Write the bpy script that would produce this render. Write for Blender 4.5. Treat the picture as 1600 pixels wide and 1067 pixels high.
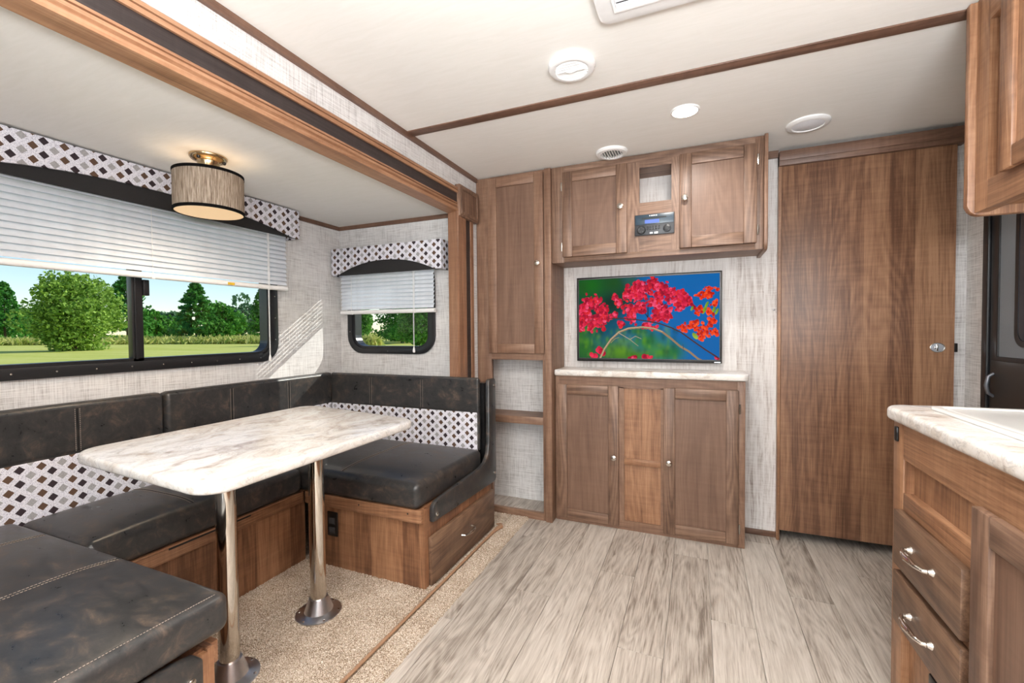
import bpy, bmesh, math, random
import numpy as np
from mathutils import Vector, Matrix

scene = bpy.context.scene
for _o in list(bpy.data.objects):
    bpy.data.objects.remove(_o)
C = scene.collection
random.seed(7)
RNG = np.random.default_rng(7)

# ------------------------------------------------------------------ camera
cam_d = bpy.data.cameras.new('camera')
cam_d.sensor_width = 36.0
cam_d.lens = 692.32 / 1600 * 36.0
cam_d.clip_start, cam_d.clip_end = 0.02, 2000
cam = bpy.data.objects.new('camera', cam_d)
C.objects.link(cam)
YAW, PIT, ROL = math.radians(-22.6848), math.radians(-1.4432), math.radians(-0.4834)
_f = Vector((math.sin(YAW) * math.cos(PIT), math.cos(YAW) * math.cos(PIT), math.sin(PIT)))
_r = Vector((math.cos(YAW), -math.sin(YAW), 0))
_u = _r.cross(_f)
_r2 = _r * math.cos(ROL) + _u * math.sin(ROL)
_u2 = -_r * math.sin(ROL) + _u * math.cos(ROL)
cam.matrix_world = Matrix(((_r2.x, _u2.x, -_f.x, 0.0), (_r2.y, _u2.y, -_f.y, 0.0),
                           (_r2.z, _u2.z, -_f.z, 1.1), (0, 0, 0, 1)))
scene.camera = cam

# ------------------------------------------------------------------ world, sun, area lights, exposure
scene.view_settings.view_transform = 'Standard'
scene.view_settings.look = 'None'
scene.view_settings.gamma = 1.0
scene.view_settings.exposure = 0.55
scene.view_settings.use_curve_mapping = False
SKY_STRENGTH, SUN_STRENGTH = 0.125, 2.7
world = bpy.data.worlds.new('sky')
scene.world = world
world.use_nodes = True
wn = world.node_tree
wn.nodes.clear()
_sky = wn.nodes.new('ShaderNodeTexSky')
_sky.sky_type = 'NISHITA'
_sky.sun_disc = False
_sky.sun_elevation = math.radians(40)
_sky.sun_rotation = math.radians(35)
_sky.air_density = 1.0
_sky.dust_density = 0.1
_sky.ozone_density = 2.0
_bg = wn.nodes.new('ShaderNodeBackground')
_bg.inputs['Strength'].default_value = SKY_STRENGTH
_wo = wn.nodes.new('ShaderNodeOutputWorld')
wn.links.new(_sky.outputs[0], _bg.inputs[0])
wn.links.new(_bg.outputs[0], _wo.inputs[0])

sun_d = bpy.data.lights.new('sun', 'SUN')
sun_d.energy = SUN_STRENGTH
sun_d.angle = math.radians(0.6)
sun_d.color = (1.0, 0.95, 0.86)
sun = bpy.data.objects.new('sun', sun_d)
C.objects.link(sun)
SUN_TRAVEL = Vector((-0.45, -0.55, -0.40)).normalized()
sun.rotation_euler = SUN_TRAVEL.to_track_quat('-Z', 'Y').to_euler()
sun.location = (30, 30, 40)


def area(name, loc, size, size_y, energy, color, direction, shape='RECTANGLE', spread=180):
    d = bpy.data.lights.new(name, 'AREA')
    d.shape = shape
    d.size = size
    if shape in ('RECTANGLE', 'ELLIPSE'):
        d.size_y = size_y
    d.energy = energy
    d.color = color
    d.spread = math.radians(spread)
    o = bpy.data.objects.new(name, d)
    o.location = loc
    o.rotation_euler = Vector(direction).to_track_quat('-Z', 'Y').to_euler()
    C.objects.link(o)
    return o


REAR_FILL, GALLEY_FILL, LED = 30.0, 7.0, 4.5
area('rear_fill_light', (-0.35, -2.42, 1.35), 1.5, 0.8, REAR_FILL, (0.90, 0.96, 1.0), (0, 1, 0.03))  # added fill standing in for daylight; the rear wall has no window
area('photographer_bounce_lamp', (0.25, -0.45, 1.25), 0.7, 0.7, 76.0, (0.955, 0.98, 1.0), (0.0, 0.12, 1))
area('galley_fill_light', (1.08, 0.05, 1.2), 0.9, 0.45, GALLEY_FILL, (0.93, 0.97, 1.0), (-1, 0, 0.05))  # added side fill posing as daylight; no window is built here


# ------------------------------------------------------------------ helpers: meshes
class MB:
    def __init__(self):
        self.v, self.f = [], []

    def add(self, vs, fs):
        b = len(self.v)
        self.v += [tuple(p) for p in vs]
        self.f += [tuple(i + b for i in f) for f in fs]
        return self

    def box(self, x0, x1, y0, y1, z0, z1):
        x0, x1 = min(x0, x1), max(x0, x1)
        y0, y1 = min(y0, y1), max(y0, y1)
        z0, z1 = min(z0, z1), max(z0, z1)
        return self.add([(x0, y0, z0), (x1, y0, z0), (x1, y1, z0), (x0, y1, z0),
                         (x0, y0, z1), (x1, y0, z1), (x1, y1, z1), (x0, y1, z1)],
                        [(0, 3, 2, 1), (4, 5, 6, 7), (0, 1, 5, 4), (1, 2, 6, 5), (2, 3, 7, 6), (3, 0, 4, 7)])

    def prism(self, poly, axis, a, b):
        def P(p, t):
            return {'X': (t, p[0], p[1]), 'Y': (p[0], t, p[1]), 'Z': (p[0], p[1], t)}[axis]
        n = len(poly)
        vs = [P(p, a) for p in poly] + [P(p, b) for p in poly]
        fs = [tuple(range(n))[::-1], tuple(range(n, 2 * n))]
        fs += [(i, (i + 1) % n, n + (i + 1) % n, n + i) for i in range(n)]
        return self.add(vs, fs)

    def ring(self, outer, inner, axis, a, b):
        """a band between two outlines with the same number of points"""
        def P(p, t):
            return {'X': (t, p[0], p[1]), 'Y': (p[0], t, p[1]), 'Z': (p[0], p[1], t)}[axis]
        n = len(outer)
        vs = [P(p, a) for p in outer] + [P(p, a) for p in inner] + [P(p, b) for p in outer] + [P(p, b) for p in inner]
        fs = []
        for i in range(n):
            j = (i + 1) % n
            fs += [(i, j, n + j, n + i), (2 * n + i, 3 * n + i, 3 * n + j, 2 * n + j),
                   (i, 2 * n + i, 2 * n + j, j), (n + i, n + j, 3 * n + j, 3 * n + i)]
        return self.add(vs, fs)

    def lathe(self, prof, c, axis='Z', seg=28, sign=1):
        """prof: (radius, distance along axis)"""
        vs, fs = [], []
        n = len(prof)
        for (r, h) in prof:
            for k in range(seg):
                t = 2 * math.pi * k / seg
                a, b = r * math.cos(t), r * math.sin(t)
                h2 = sign * h
                vs.append({'Z': (c[0] + a, c[1] + b, c[2] + h2), 'Y': (c[0] + a, c[1] + h2, c[2] + b),
                           'X': (c[0] + h2, c[1] + a, c[2] + b)}[axis])
        for i in range(n - 1):
            for k in range(seg):
                k2 = (k + 1) % seg
                fs.append((i * seg + k, i * seg + k2, (i + 1) * seg + k2, (i + 1) * seg + k))
        if prof[0][0] > 1e-6:
            fs.append(tuple(range(seg))[::-1])
        if prof[-1][0] > 1e-6:
            fs.append(tuple((n - 1) * seg + k for k in range(seg)))
        return self.add(vs, fs)

    def tube(self, path, rad, seg=8, flat=1.0):
        path = [Vector(p) for p in path]
        n = len(path)
        rads = rad if isinstance(rad, (list, tuple)) else [rad] * n
        vs, fs = [], []
        prev = None
        for i, p in enumerate(path):
            d = (path[min(i + 1, n - 1)] - path[max(i - 1, 0)]).normalized()
            if prev is None:
                up = Vector((0, 0, 1)) if abs(d.z) < 0.9 else Vector((0, 1, 0))
                a = d.cross(up).normalized()
            else:
                a = (prev - d * prev.dot(d)).normalized()
            prev = a
            b = d.cross(a)
            for k in range(seg):
                t = 2 * math.pi * k / seg
                vs.append(p + a * (rads[i] * math.cos(t)) + b * (rads[i] * flat * math.sin(t)))
        for i in range(n - 1):
            for k in range(seg):
                k2 = (k + 1) % seg
                fs.append((i * seg + k, i * seg + k2, (i + 1) * seg + k2, (i + 1) * seg + k))
        fs.append(tuple(range(seg))[::-1])
        fs.append(tuple((n - 1) * seg + k for k in range(seg)))
        return self.add(vs, fs)

    def soft_box(self, x0, x1, y0, y1, z0, z1, r, dome=0.0, n=8, sink=0.0):
        """box with rounded edges and a crowned top"""
        c = np.array([(x0 + x1) / 2, (y0 + y1) / 2, (z0 + z1) / 2])
        h = np.array([(x1 - x0) / 2, (y1 - y0) / 2, (z1 - z0) / 2])

        def ticks(hh):
            rr = min(r, hh * 0.98)
            e = [hh - rr + rr * math.tan(t) for t in (math.pi / 4, 0.6, 0.42, 0.22)]
            mid = list(np.linspace(-(hh - rr), hh - rr, n + 1))
            return [-q for q in e] + mid + e[::-1]
        T = [ticks(q) for q in h]
        for ax in range(3):
            a1, a2 = (ax + 1) % 3, (ax + 2) % 3
            for sg in (-1, 1):
                n1, n2 = len(T[a1]), len(T[a2])
                vs, fs = [], []
                for u in T[a1]:
                    for w in T[a2]:
                        p = np.zeros(3)
                        p[ax], p[a1], p[a2] = sg * h[ax], u, w
                        q = np.clip(p, -(h - min(r, h.min() * .98)), h - min(r, h.min() * .98))
                        d = p - q
                        L = np.linalg.norm(d)
                        if L > 1e-9:
                            p = q + d / L * min(r, h.min() * .98)
                        if p[2] > 0:
                            g = max(0, 1 - (p[0] / h[0]) ** 4) * max(0, 1 - (p[1] / h[1]) ** 4)
                            p[2] += dome * g * (p[2] / h[2])
                        vs.append(tuple(p + c))
                for i in range(n1 - 1):
                    for j in range(n2 - 1):
                        q = (i * n2 + j, i * n2 + j + 1, (i + 1) * n2 + j + 1, (i + 1) * n2 + j)
                        fs.append(q if sg < 0 else q[::-1])
                self.add(vs, fs)
        return self

    def map(self, fn):
        self.v = [tuple(fn(p)) for p in self.v]
        return self


WL = {}      # world location of each object


def base(o):
    return WL.get(o.name, Vector((0, 0, 0))) if o is not None else Vector((0, 0, 0))


def make(name, mb, mat, parent=None, bevel=0.0, smooth=False, loc=None, weld=False, segs=2):
    """link one mesh object; vertices are given in world space"""
    if parent is not None:
        loc = base(parent)
    elif loc is None:
        a = np.array(mb.v)
        loc = Vector(((a[:, 0].min() + a[:, 0].max()) / 2, (a[:, 1].min() + a[:, 1].max()) / 2, a[:, 2].min()))
    loc = Vector(loc)
    me = bpy.data.meshes.new(name)
    me.from_pydata([(p[0] - loc.x, p[1] - loc.y, p[2] - loc.z) for p in mb.v], [], mb.f)
    bm = bmesh.new()
    bm.from_mesh(me)
    if weld:
        bmesh.ops.remove_doubles(bm, verts=bm.verts, dist=1e-5)
    bmesh.ops.recalc_face_normals(bm, faces=bm.faces)
    if bevel > 0:
        ed = [e for e in bm.edges if len(e.link_faces) == 2 and e.calc_face_angle(0) > 0.6]
        bmesh.ops.bevel(bm, geom=ed, offset=bevel, segments=segs, profile=0.5, affect='EDGES', clamp_overlap=True)
    bm.to_mesh(me)
    bm.free()
    me.materials.append(mat)
    if smooth or bevel > 0:
        me.polygons.foreach_set('use_smooth', [True] * len(me.polygons))
        me.set_sharp_from_angle(angle=math.radians(40))
    o = bpy.data.objects.new(name, me)
    C.objects.link(o)
    if parent is not None:
        o.parent = parent
    else:
        o.location = loc
    WL[o.name] = loc
    return o


def tag(o, label=None, cat=None, group=None, kind=None):
    if label:
        o['label'] = label
    if cat:
        o['category'] = cat
    if group:
        o['group'] = group
    if kind:
        o['kind'] = kind
    return o


def thing(name, label, cat, loc, group=None, kind=None):
    o = bpy.data.objects.new(name, None)
    o.empty_display_size = 0.05
    o.location = loc
    C.objects.link(o)
    WL[o.name] = Vector(loc)
    return tag(o, label, cat, group, kind)


def holder(name, parent):
    """an empty part that holds sub-parts"""
    o = bpy.data.objects.new(name, None)
    o.empty_display_size = 0.02
    C.objects.link(o)
    o.parent = parent
    WL[o.name] = base(parent)
    return o


def again(o, parent=None, loc=None):
    c = o.copy()
    C.objects.link(c)
    if parent is not None:
        c.parent = parent
    if loc is not None:
        c.location = loc
    return c


def rrect(u0, u1, w0, w1, r, seg=6):
    pts = []
    for (cx, cy, a0) in ((u1 - r, w1 - r, 0), (u0 + r, w1 - r, 90), (u0 + r, w0 + r, 180), (u1 - r, w0 + r, 270)):
        for k in range(seg + 1):
            t = math.radians(a0 + 90 * k / seg)
            pts.append((cx + r * math.cos(t), cy + r * math.sin(t)))
    return pts


# ------------------------------------------------------------------ helpers: materials
def lin(r, g, b):
    def c(x):
        x /= 255.0
        return x / 12.92 if x <= 0.04045 else ((x + 0.055) / 1.055) ** 2.4
    return (c(r), c(g), c(b), 1.0)


def nd(nt, kind, ins=None, **props):
    n = nt.nodes.new('ShaderNode' + kind)
    for k, v in props.items():
        setattr(n, k, v)
    for k, v in (ins or {}).items():
        s = n.inputs[k]
        if isinstance(v, bpy.types.NodeSocket):
            nt.links.new(v, s)
        else:
            s.default_value = v
    return n


def math_(nt, op, a, b=None, c=None):
    ins = {0: a}
    if b is not None:
        ins[1] = b
    if c is not None:
        ins[2] = c
    return nd(nt, 'Math', ins, operation=op).outputs[0]


def ramp(nt, fac, stops):
    n = nd(nt, 'ValToRGB', {0: fac})
    cr = n.color_ramp
    while len(cr.elements) < len(stops):
        cr.elements.new(0.5)
    for e, (p, col) in zip(cr.elements, stops):
        e.position = p
        e.color = col
    return n.outputs[0]


def mixc(nt, fac, a, b, mode='MIX'):
    n = nd(nt, 'Mix', data_type='RGBA', blend_type=mode)
    for s, v in ((n.inputs[0], fac), (n.inputs[6], a), (n.inputs[7], b)):
        if isinstance(v, bpy.types.NodeSocket):
            nt.links.new(v, s)
        else:
            s.default_value = v
    return n.outputs[2]


def new(name, color=(0.5, 0.5, 0.5, 1), rough=0.5, metal=0.0, spec=0.5):
    m = bpy.data.materials.new(name)
    m.use_nodes = True
    nt = m.node_tree
    b = nt.nodes['Principled BSDF']
    b.inputs['Roughness'].default_value = rough
    b.inputs['Metallic'].default_value = metal
    b.inputs['Specular IOR Level'].default_value = spec
    if isinstance(color, tuple):
        b.inputs['Base Color'].default_value = color
    return m, nt, b


def bump(nt, b, h, strength=0.3, dist=0.002):
    n = nd(nt, 'Bump', {'Strength': strength, 'Distance': dist, 'Height': h})
    nt.links.new(n.outputs[0], b.inputs['Normal'])


def coord(nt, rand=0.0):
    tc = nd(nt, 'TexCoord').outputs['Object']
    if rand:
        r = nd(nt, 'ObjectInfo').outputs['Random']
        off = nd(nt, 'CombineXYZ', {0: math_(nt, 'MULTIPLY', r, rand), 1: math_(nt, 'MULTIPLY', r, rand * 1.7),
                                    2: math_(nt, 'MULTIPLY', r, rand * 2.3)}).outputs[0]
        tc = nd(nt, 'VectorMath', {0: tc, 1: off}, operation='ADD').outputs[0]
    return tc


def scaled(nt, v, s):
    return nd(nt, 'VectorMath', {0: v, 1: s}, operation='MULTIPLY').outputs[0]


def noise(nt, v, scale=1.0, detail=4, rough=0.55, dist=0.0):
    return nd(nt, 'TexNoise', {'Vector': v, 'Scale': scale, 'Detail': detail, 'Roughness': rough,
                               'Distortion': dist}).outputs[0]


def wood(name, dark, mid, light, axis='Z', rough=0.42, plank=0.0, plank_axis=0, contrast=1.0, rand=9.0, rings=0.05):
    def soft(c, k=0.86):
        g = 0.3 * c[0] + 0.55 * c[1] + 0.15 * c[2]
        return tuple(g + (q - g) * k for q in c[:3]) + (1,)
    dark, mid, light = soft(dark), soft(mid), soft(light)
    m, nt, b = new(name, rough=rough)
    v = coord(nt, rand)

    def st(across, along):
        q = [across] * 3
        q['XYZ'.index(axis)] = along
        return scaled(nt, v, tuple(q))
    a = noise(nt, st(17.0, 1.3), 1.0, 6, 0.62, 0.8)
    f = noise(nt, st(260.0, 7.0), 1.0, 3, 0.65, 0.15)
    low = noise(nt, st(4.5, 0.55), 1.0, 2, 0.45, 0.35)
    rng_ = math_(nt, 'ADD', math_(nt, 'MULTIPLY', math_(nt, 'SINE', math_(nt, 'MULTIPLY', low, 150.0)), 0.5), 0.5)
    fig = noise(nt, st(5.0, 60.0), 1.0, 3, 0.6, 0.3)
    lines = noise(nt, st(46.0, 0.9), 1.0, 3, 0.6, 0.5)
    k = math_(nt, 'ADD', math_(nt, 'MULTIPLY', a, 0.46), math_(nt, 'MULTIPLY', f, 0.34))
    k = math_(nt, 'ADD', k, math_(nt, 'ADD', math_(nt, 'MULTIPLY', rng_, rings), math_(nt, 'MULTIPLY', fig, 0.20 - rings)))
    if plank:
        sep = nd(nt, 'SeparateXYZ', {0: nd(nt, 'TexCoord').outputs['Object']})
        p = math_(nt, 'FLOOR', math_(nt, 'DIVIDE', sep.outputs[plank_axis], plank))
        w = nd(nt, 'TexWhiteNoise', {'W': p}, noise_dimensions='1D').outputs[0]
        k = math_(nt, 'ADD', k, math_(nt, 'MULTIPLY', math_(nt, 'SUBTRACT', w, 0.5), 0.17))
    lo, hi = 0.5 - 0.135 / contrast, 0.5 + 0.135 / contrast
    col = ramp(nt, k, [(lo, dark), (0.5, mid), (hi, light)])
    dk = ramp(nt, lines, [(0.31, (0.50, 0.44, 0.40, 1)), (0.40, (1, 1, 1, 1))])
    col = mixc(nt, 0.55, col, dk, 'MULTIPLY')
    nt.links.new(col, b.inputs['Base Color'])
    bump(nt, b, f, 0.12, 0.001)
    return m


def simple(name, col, rough=0.5, metal=0.0, noise_amt=0.06, nscale=60.0, spec=0.5, bumpy=0.0):
    m, nt, b = new(name, rough=rough, metal=metal, spec=spec)
    n = noise(nt, coord(nt), nscale, 3)
    a = tuple(c * (1 - noise_amt) for c in col[:3]) + (1,)
    c2 = tuple(min(1, c * (1 + noise_amt)) for c in col[:3]) + (1,)
    nt.links.new(ramp(nt, n, [(0.3, a), (0.7, c2)]), b.inputs['Base Color'])
    if bumpy:
        bump(nt, b, n, bumpy, 0.001)
    return m


def emis(name, col, strength):
    m, nt, b = new(name, (0.8, 0.8, 0.8, 1), 0.6)
    b.inputs['Emission Color'].default_value = col
    b.inputs['Emission Strength'].default_value = strength
    return m


M = {}
W_D, W_M, W_L = lin(92, 60, 40), lin(128, 88, 60), lin(158, 114, 80)
for ax in 'XYZ':
    M['oak' + ax] = wood('stained_oak_grain_' + ax.lower(), lin(88, 62, 46), lin(122, 90, 69), lin(150, 116, 92), ax, 0.45, rings=0.10)
    M['warm' + ax] = wood('warm_wood_grain_' + ax.lower(), lin(112, 72, 44), lin(152, 105, 69), lin(182, 134, 94), ax, 0.4)
    M['trim' + ax] = wood('brown_trim_grain_' + ax.lower(), lin(84, 56, 42), lin(112, 79, 60), lin(132, 97, 76), ax, 0.45)
    M['frame' + ax] = wood('cabinet_frame_grain_' + ax.lower(), lin(106, 74, 54), lin(134, 98, 74), lin(158, 122, 96), ax, 0.45)
M['panel'] = wood('oak_panel', lin(98, 69, 52), lin(118, 86, 66), lin(134, 101, 79), 'Z', 0.45, contrast=0.8, rings=0.07)
M['doorwood'] = wood('sliding_door_wood', lin(102, 66, 44), lin(142, 99, 68), lin(172, 127, 91), 'Z', 0.4, plank=0.097, plank_axis=0)
M['benchwoodX'] = wood('bench_front_wood', lin(104, 66, 40), lin(146, 98, 62), lin(176, 126, 85), 'Z', 0.42, plank=0.085, plank_axis=0)
M['benchwoodY'] = wood('bench_side_wood', lin(104, 66, 40), lin(146, 98, 62), lin(176, 126, 85), 'Z', 0.42, plank=0.085, plank_axis=1)
M['drawer'] = wood('drawer_front_wood', lin(78, 54, 38), lin(110, 80, 58), lin(134, 102, 76), 'Y', 0.42, rings=0.09)
M['fascia'] = wood('fascia_wood', lin(122, 78, 48), lin(160, 112, 76), lin(184, 138, 100), 'Y', 0.38, contrast=0.8)
M['fasciaZ'] = wood('fascia_post_wood', lin(108, 70, 46), lin(142, 98, 68), lin(166, 120, 88), 'Z', 0.38, contrast=0.8)
M['darkstrip'] = wood('dark_fascia_strip', lin(34, 26, 25), lin(48, 38, 37), lin(64, 53, 52), 'Y', 0.4)


def floor_wood():
    m, nt, b = new('grey_plank_vinyl', rough=0.42)
    v = coord(nt, 17.0)
    a = noise(nt, scaled(nt, v, (26, 2.2, 1)), 1.0, 7, 0.66, 1.0)
    f = noise(nt, scaled(nt, v, (230, 9.0, 1)), 1.0, 3, 0.65, 0.2)
    low = noise(nt, scaled(nt, v, (6.5, 0.9, 1)), 1.0, 2, 0.5, 0.5)
    rg = math_(nt, 'ADD', math_(nt, 'MULTIPLY', math_(nt, 'SINE', math_(nt, 'MULTIPLY', low, 120.0)), 0.5), 0.5)
    k = math_(nt, 'ADD', math_(nt, 'MULTIPLY', a, 0.48), math_(nt, 'ADD', math_(nt, 'MULTIPLY', f, 0.45), math_(nt, 'MULTIPLY', rg, 0.07)))
    r = nd(nt, 'ObjectInfo').outputs['Random']
    k = math_(nt, 'ADD', k, math_(nt, 'MULTIPLY', math_(nt, 'SUBTRACT', r, 0.5), 0.10))
    col = ramp(nt, k, [(0.33, lin(122, 111, 101)), (0.43, lin(164, 154, 144)), (0.53, lin(188, 179, 169)), (0.66, lin(205, 197, 188))])
    knots = noise(nt, scaled(nt, v, (16, 5.0, 1)), 1.0, 3, 0.55, 0.6)
    col = mixc(nt, 0.8, col, ramp(nt, knots, [(0.25, (0.42, 0.37, 0.33, 1)), (0.32, (1, 1, 1, 1))]), 'MULTIPLY')
    nt.links.new(col, b.inputs['Base Color'])
    bump(nt, b, f, 0.15, 0.001)
    return m


M['plank'] = floor_wood()


def linen():
    m, nt, b = new('linen_wallpaper', rough=0.75)
    v = coord(nt)
    vert = noise(nt, scaled(nt, v, (260, 260, 10)), 1.0, 3, 0.7, 0.2)
    hori = noise(nt, scaled(nt, v, (9, 9, 260)), 1.0, 3, 0.7, 0.2)
    big = noise(nt, v, 7.0, 4, 0.6)
    k = math_(nt, 'ADD', math_(nt, 'MULTIPLY', vert, 0.42), math_(nt, 'ADD', math_(nt, 'MULTIPLY', hori, 0.42), math_(nt, 'MULTIPLY', big, 0.16)))
    col = ramp(nt, k, [(0.36, lin(158, 154, 152)), (0.47, lin(203, 201, 200)), (0.58, lin(225, 224, 223))])
    nt.links.new(col, b.inputs['Base Color'])
    return m


M['linen'] = linen()


def distressed():
    m, nt, b = new('whitewashed_barnwood', rough=0.65)
    tc = nd(nt, 'TexCoord').outputs['Object']
    sep = nd(nt, 'SeparateXYZ', {0: tc})
    p = math_(nt, 'FLOOR', math_(nt, 'DIVIDE', math_(nt, 'ADD', sep.outputs[0], 10.0), 0.13))
    w = nd(nt, 'TexWhiteNoise', {'W': p}, noise_dimensions='1D').outputs[0]
    off = nd(nt, 'CombineXYZ', {2: math_(nt, 'MULTIPLY', w, 20.0)}).outputs[0]
    v = nd(nt, 'VectorMath', {0: tc, 1: off}, operation='ADD').outputs[0]
    a = noise(nt, scaled(nt, v, (60, 60, 4.5)), 1.0, 7, 0.68, 0.8)
    f = noise(nt, scaled(nt, v, (190, 190, 9)), 1.0, 3, 0.6, 0.2)
    saw = noise(nt, scaled(nt, v, (7, 7, 170)), 1.0, 2, 0.6, 0.2)
    k = math_(nt, 'ADD', math_(nt, 'MULTIPLY', a, 0.6), math_(nt, 'ADD', math_(nt, 'MULTIPLY', f, 0.25), math_(nt, 'MULTIPLY', saw, 0.15)))
    k = math_(nt, 'ADD', k, math_(nt, 'MULTIPLY', math_(nt, 'SUBTRACT', w, 0.5), 0.08))
    col = ramp(nt, k, [(0.31, lin(132, 118, 112)), (0.40, lin(186, 177, 172)), (0.49, lin(214, 209, 206)), (0.64, lin(230, 227, 225))])
    nt.links.new(col, b.inputs['Base Color'])
    return m


M['barn'] = distressed()


def ceil_mat():
    m, nt, b = new('ceiling_vinyl', rough=0.7)
    v = coord(nt)
    n = noise(nt, scaled(nt, v, (6, 40, 6)), 1.0, 5, 0.6, 1.5)
    nt.links.new(ramp(nt, n, [(0.35, lin(235, 233, 228)), (0.65, lin(239, 237, 233))]), b.inputs['Base Color'])
    bump(nt, b, n, 0.05, 0.001)
    return m


M['ceiling'] = ceil_mat()


def marble(name, stretch, tone=0.92):
    m, nt, b = new(name, rough=0.22)
    v = coord(nt, 0)
    w = nd(nt, 'TexNoise', {'Vector': scaled(nt, v, stretch), 'Scale': 1.6, 'Detail': 4.0}).outputs[1]
    v2 = nd(nt, 'VectorMath', {0: scaled(nt, v, stretch), 1: scaled(nt, w, (0.9, 0.9, 0.9))}, operation='ADD').outputs[0]
    a = noise(nt, v2, 2.2, 8, 0.62, 1.0)
    g = noise(nt, v2, 3.4, 6, 0.6, 1.6)
    col = ramp(nt, a, [(0.28, lin(176, 162, 150)), (0.40, lin(218, 209, 200)), (0.49, lin(234, 229, 223)), (0.60, lin(242, 240, 237)), (0.72, lin(214, 213, 213))])
    vein = ramp(nt, g, [(0.455, (1, 1, 1, 1)), (0.49, (0.66, 0.67, 0.70, 1)), (0.525, (1, 1, 1, 1))])
    col = mixc(nt, 0.6, col, vein, 'MULTIPLY')
    col = mixc(nt, 1.0, col, (tone, tone, tone, 1), 'MULTIPLY')
    spk = noise(nt, v, 220.0, 2)
    col = mixc(nt, 0.35, col, ramp(nt, spk, [(0.32, (0.72, 0.68, 0.64, 1)), (0.42, (1, 1, 1, 1))]), 'MULTIPLY')
    nt.links.new(col, b.inputs['Base Color'])
    return m


M['marbleY'] = marble('marble_laminate_table', (4.2, 2.2, 4.0), 0.80)
M['marbleX'] = marble('marble_laminate_counter', (2.2, 4.2, 4.0))


def leather():
    m, nt, b = new('distressed_black_vinyl', rough=0.34, spec=0.55)
    v = coord(nt)
    a = noise(nt, scaled(nt, v, (1.0, 1.5, 1.3)), 15.0, 9, 0.74, 0.5)
    g = noise(nt, v, 420.0, 2)
    col = ramp(nt, a, [(0.36, lin(40, 41, 42)), (0.51, lin(53, 52, 52)), (0.59, lin(70, 63, 58)), (0.69, lin(98, 84, 73))])
    nt.links.new(col, b.inputs['Base Color'])
    nt.links.new(ramp(nt, a, [(0.3, (0.25, 0.25, 0.25, 1)), (0.7, (0.42, 0.42, 0.42, 1))]), b.inputs['Roughness'])
    wr = noise(nt, v, 14.0, 3, 0.5, 0.5)
    h = math_(nt, 'ADD', math_(nt, 'MULTIPLY', g, 0.12), wr)
    bump(nt, b, h, 0.10, 0.005)
    return m


M['leather'] = leather()


def diamonds():
    m, nt, b = new('diamond_print_fabric', rough=0.85)
    tc = nd(nt, 'TexCoord').outputs['Object']
    sep = nd(nt, 'SeparateXYZ', {0: tc})
    u = math_(nt, 'ADD', math_(nt, 'ADD', sep.outputs[0], sep.outputs[1]), 20.0)
    z = math_(nt, 'ADD', sep.outputs[2], 20.0)
    A, H = 0.0275, 0.0475
    ua = math_(nt, 'DIVIDE', u, A)
    colm = math_(nt, 'FLOOR', math_(nt, 'ADD', ua, 0.5))
    du = math_(nt, 'ABSOLUTE', math_(nt, 'SUBTRACT', u, math_(nt, 'MULTIPLY', colm, A)))
    odd = math_(nt, 'MULTIPLY', math_(nt, 'FLOORED_MODULO', colm, 2.0), H / 2)
    dv = math_(nt, 'ABSOLUTE', math_(nt, 'SUBTRACT', math_(nt, 'FLOORED_MODULO', math_(nt, 'ADD', z, odd), H), H / 2))
    d = math_(nt, 'ADD', math_(nt, 'DIVIDE', du, 0.0145), math_(nt, 'DIVIDE', dv, 0.0145))
    mask = math_(nt, 'LESS_THAN', d, 1.0)
    m3 = math_(nt, 'FLOORED_MODULO', colm, 3.0)
    g = noise(nt, tc, 330.0, 3, 0.7)
    base_c = ramp(nt, g, [(0.36, lin(166, 164, 178)), (0.46, lin(216, 216, 226)), (0.6, lin(234, 233, 240))])
    c1 = mixc(nt, math_(nt, 'GREATER_THAN', m3, 0.5), lin(50, 38, 44), lin(164, 162, 164))
    c2 = mixc(nt, math_(nt, 'GREATER_THAN', m3, 1.5), c1, lin(94, 70, 54))
    c2 = mixc(nt, 0.5, c2, ramp(nt, g, [(0.35, (0.55, 0.55, 0.55, 1)), (0.6, (1.15, 1.15, 1.15, 1))]), 'MULTIPLY')
    nt.links.new(mixc(nt, mask, base_c, c2), b.inputs['Base Color'])
    return m


M['diamond'] = diamonds()


def carpet_mat():
    m, nt, b = new('beige_carpet_pile', rough=0.95, spec=0.1)
    v = coord(nt)
    n = noise(nt, v, 300.0, 2, 0.6)
    g = noise(nt, v, 7.0, 3)
    k = math_(nt, 'ADD', math_(nt, 'MULTIPLY', n, 0.86), math_(nt, 'MULTIPLY', g, 0.14))
    col = ramp(nt, k, [(0.36, lin(104, 84, 66)), (0.46, lin(160, 142, 123)), (0.55, lin(195, 180, 163)), (0.64, lin(224, 214, 202))])
    nt.links.new(col, b.inputs['Base Color'])
    return m


M['carpet'] = carpet_mat()


def lampshade():
    m, nt, b = new('linen_lampshade', rough=0.8)
    v = coord(nt)
    n = noise(nt, scaled(nt, v, (430, 430, 16)), 1.0, 3, 0.7)
    col = ramp(nt, n, [(0.36, lin(118, 102, 88)), (0.5, lin(168, 152, 134)), (0.62, lin(206, 194, 178))])
    nt.links.new(col, b.inputs['Base Color'])
    tr = nd(nt, 'BsdfTranslucent', {0: col})
    mx = nd(nt, 'MixShader', {0: 0.3, 1: b.outputs[0], 2: tr.outputs[0]})
    nt.links.new(mx.outputs[0], nt.nodes['Material Output'].inputs[0])
    return m


M['shade'] = lampshade()


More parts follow.
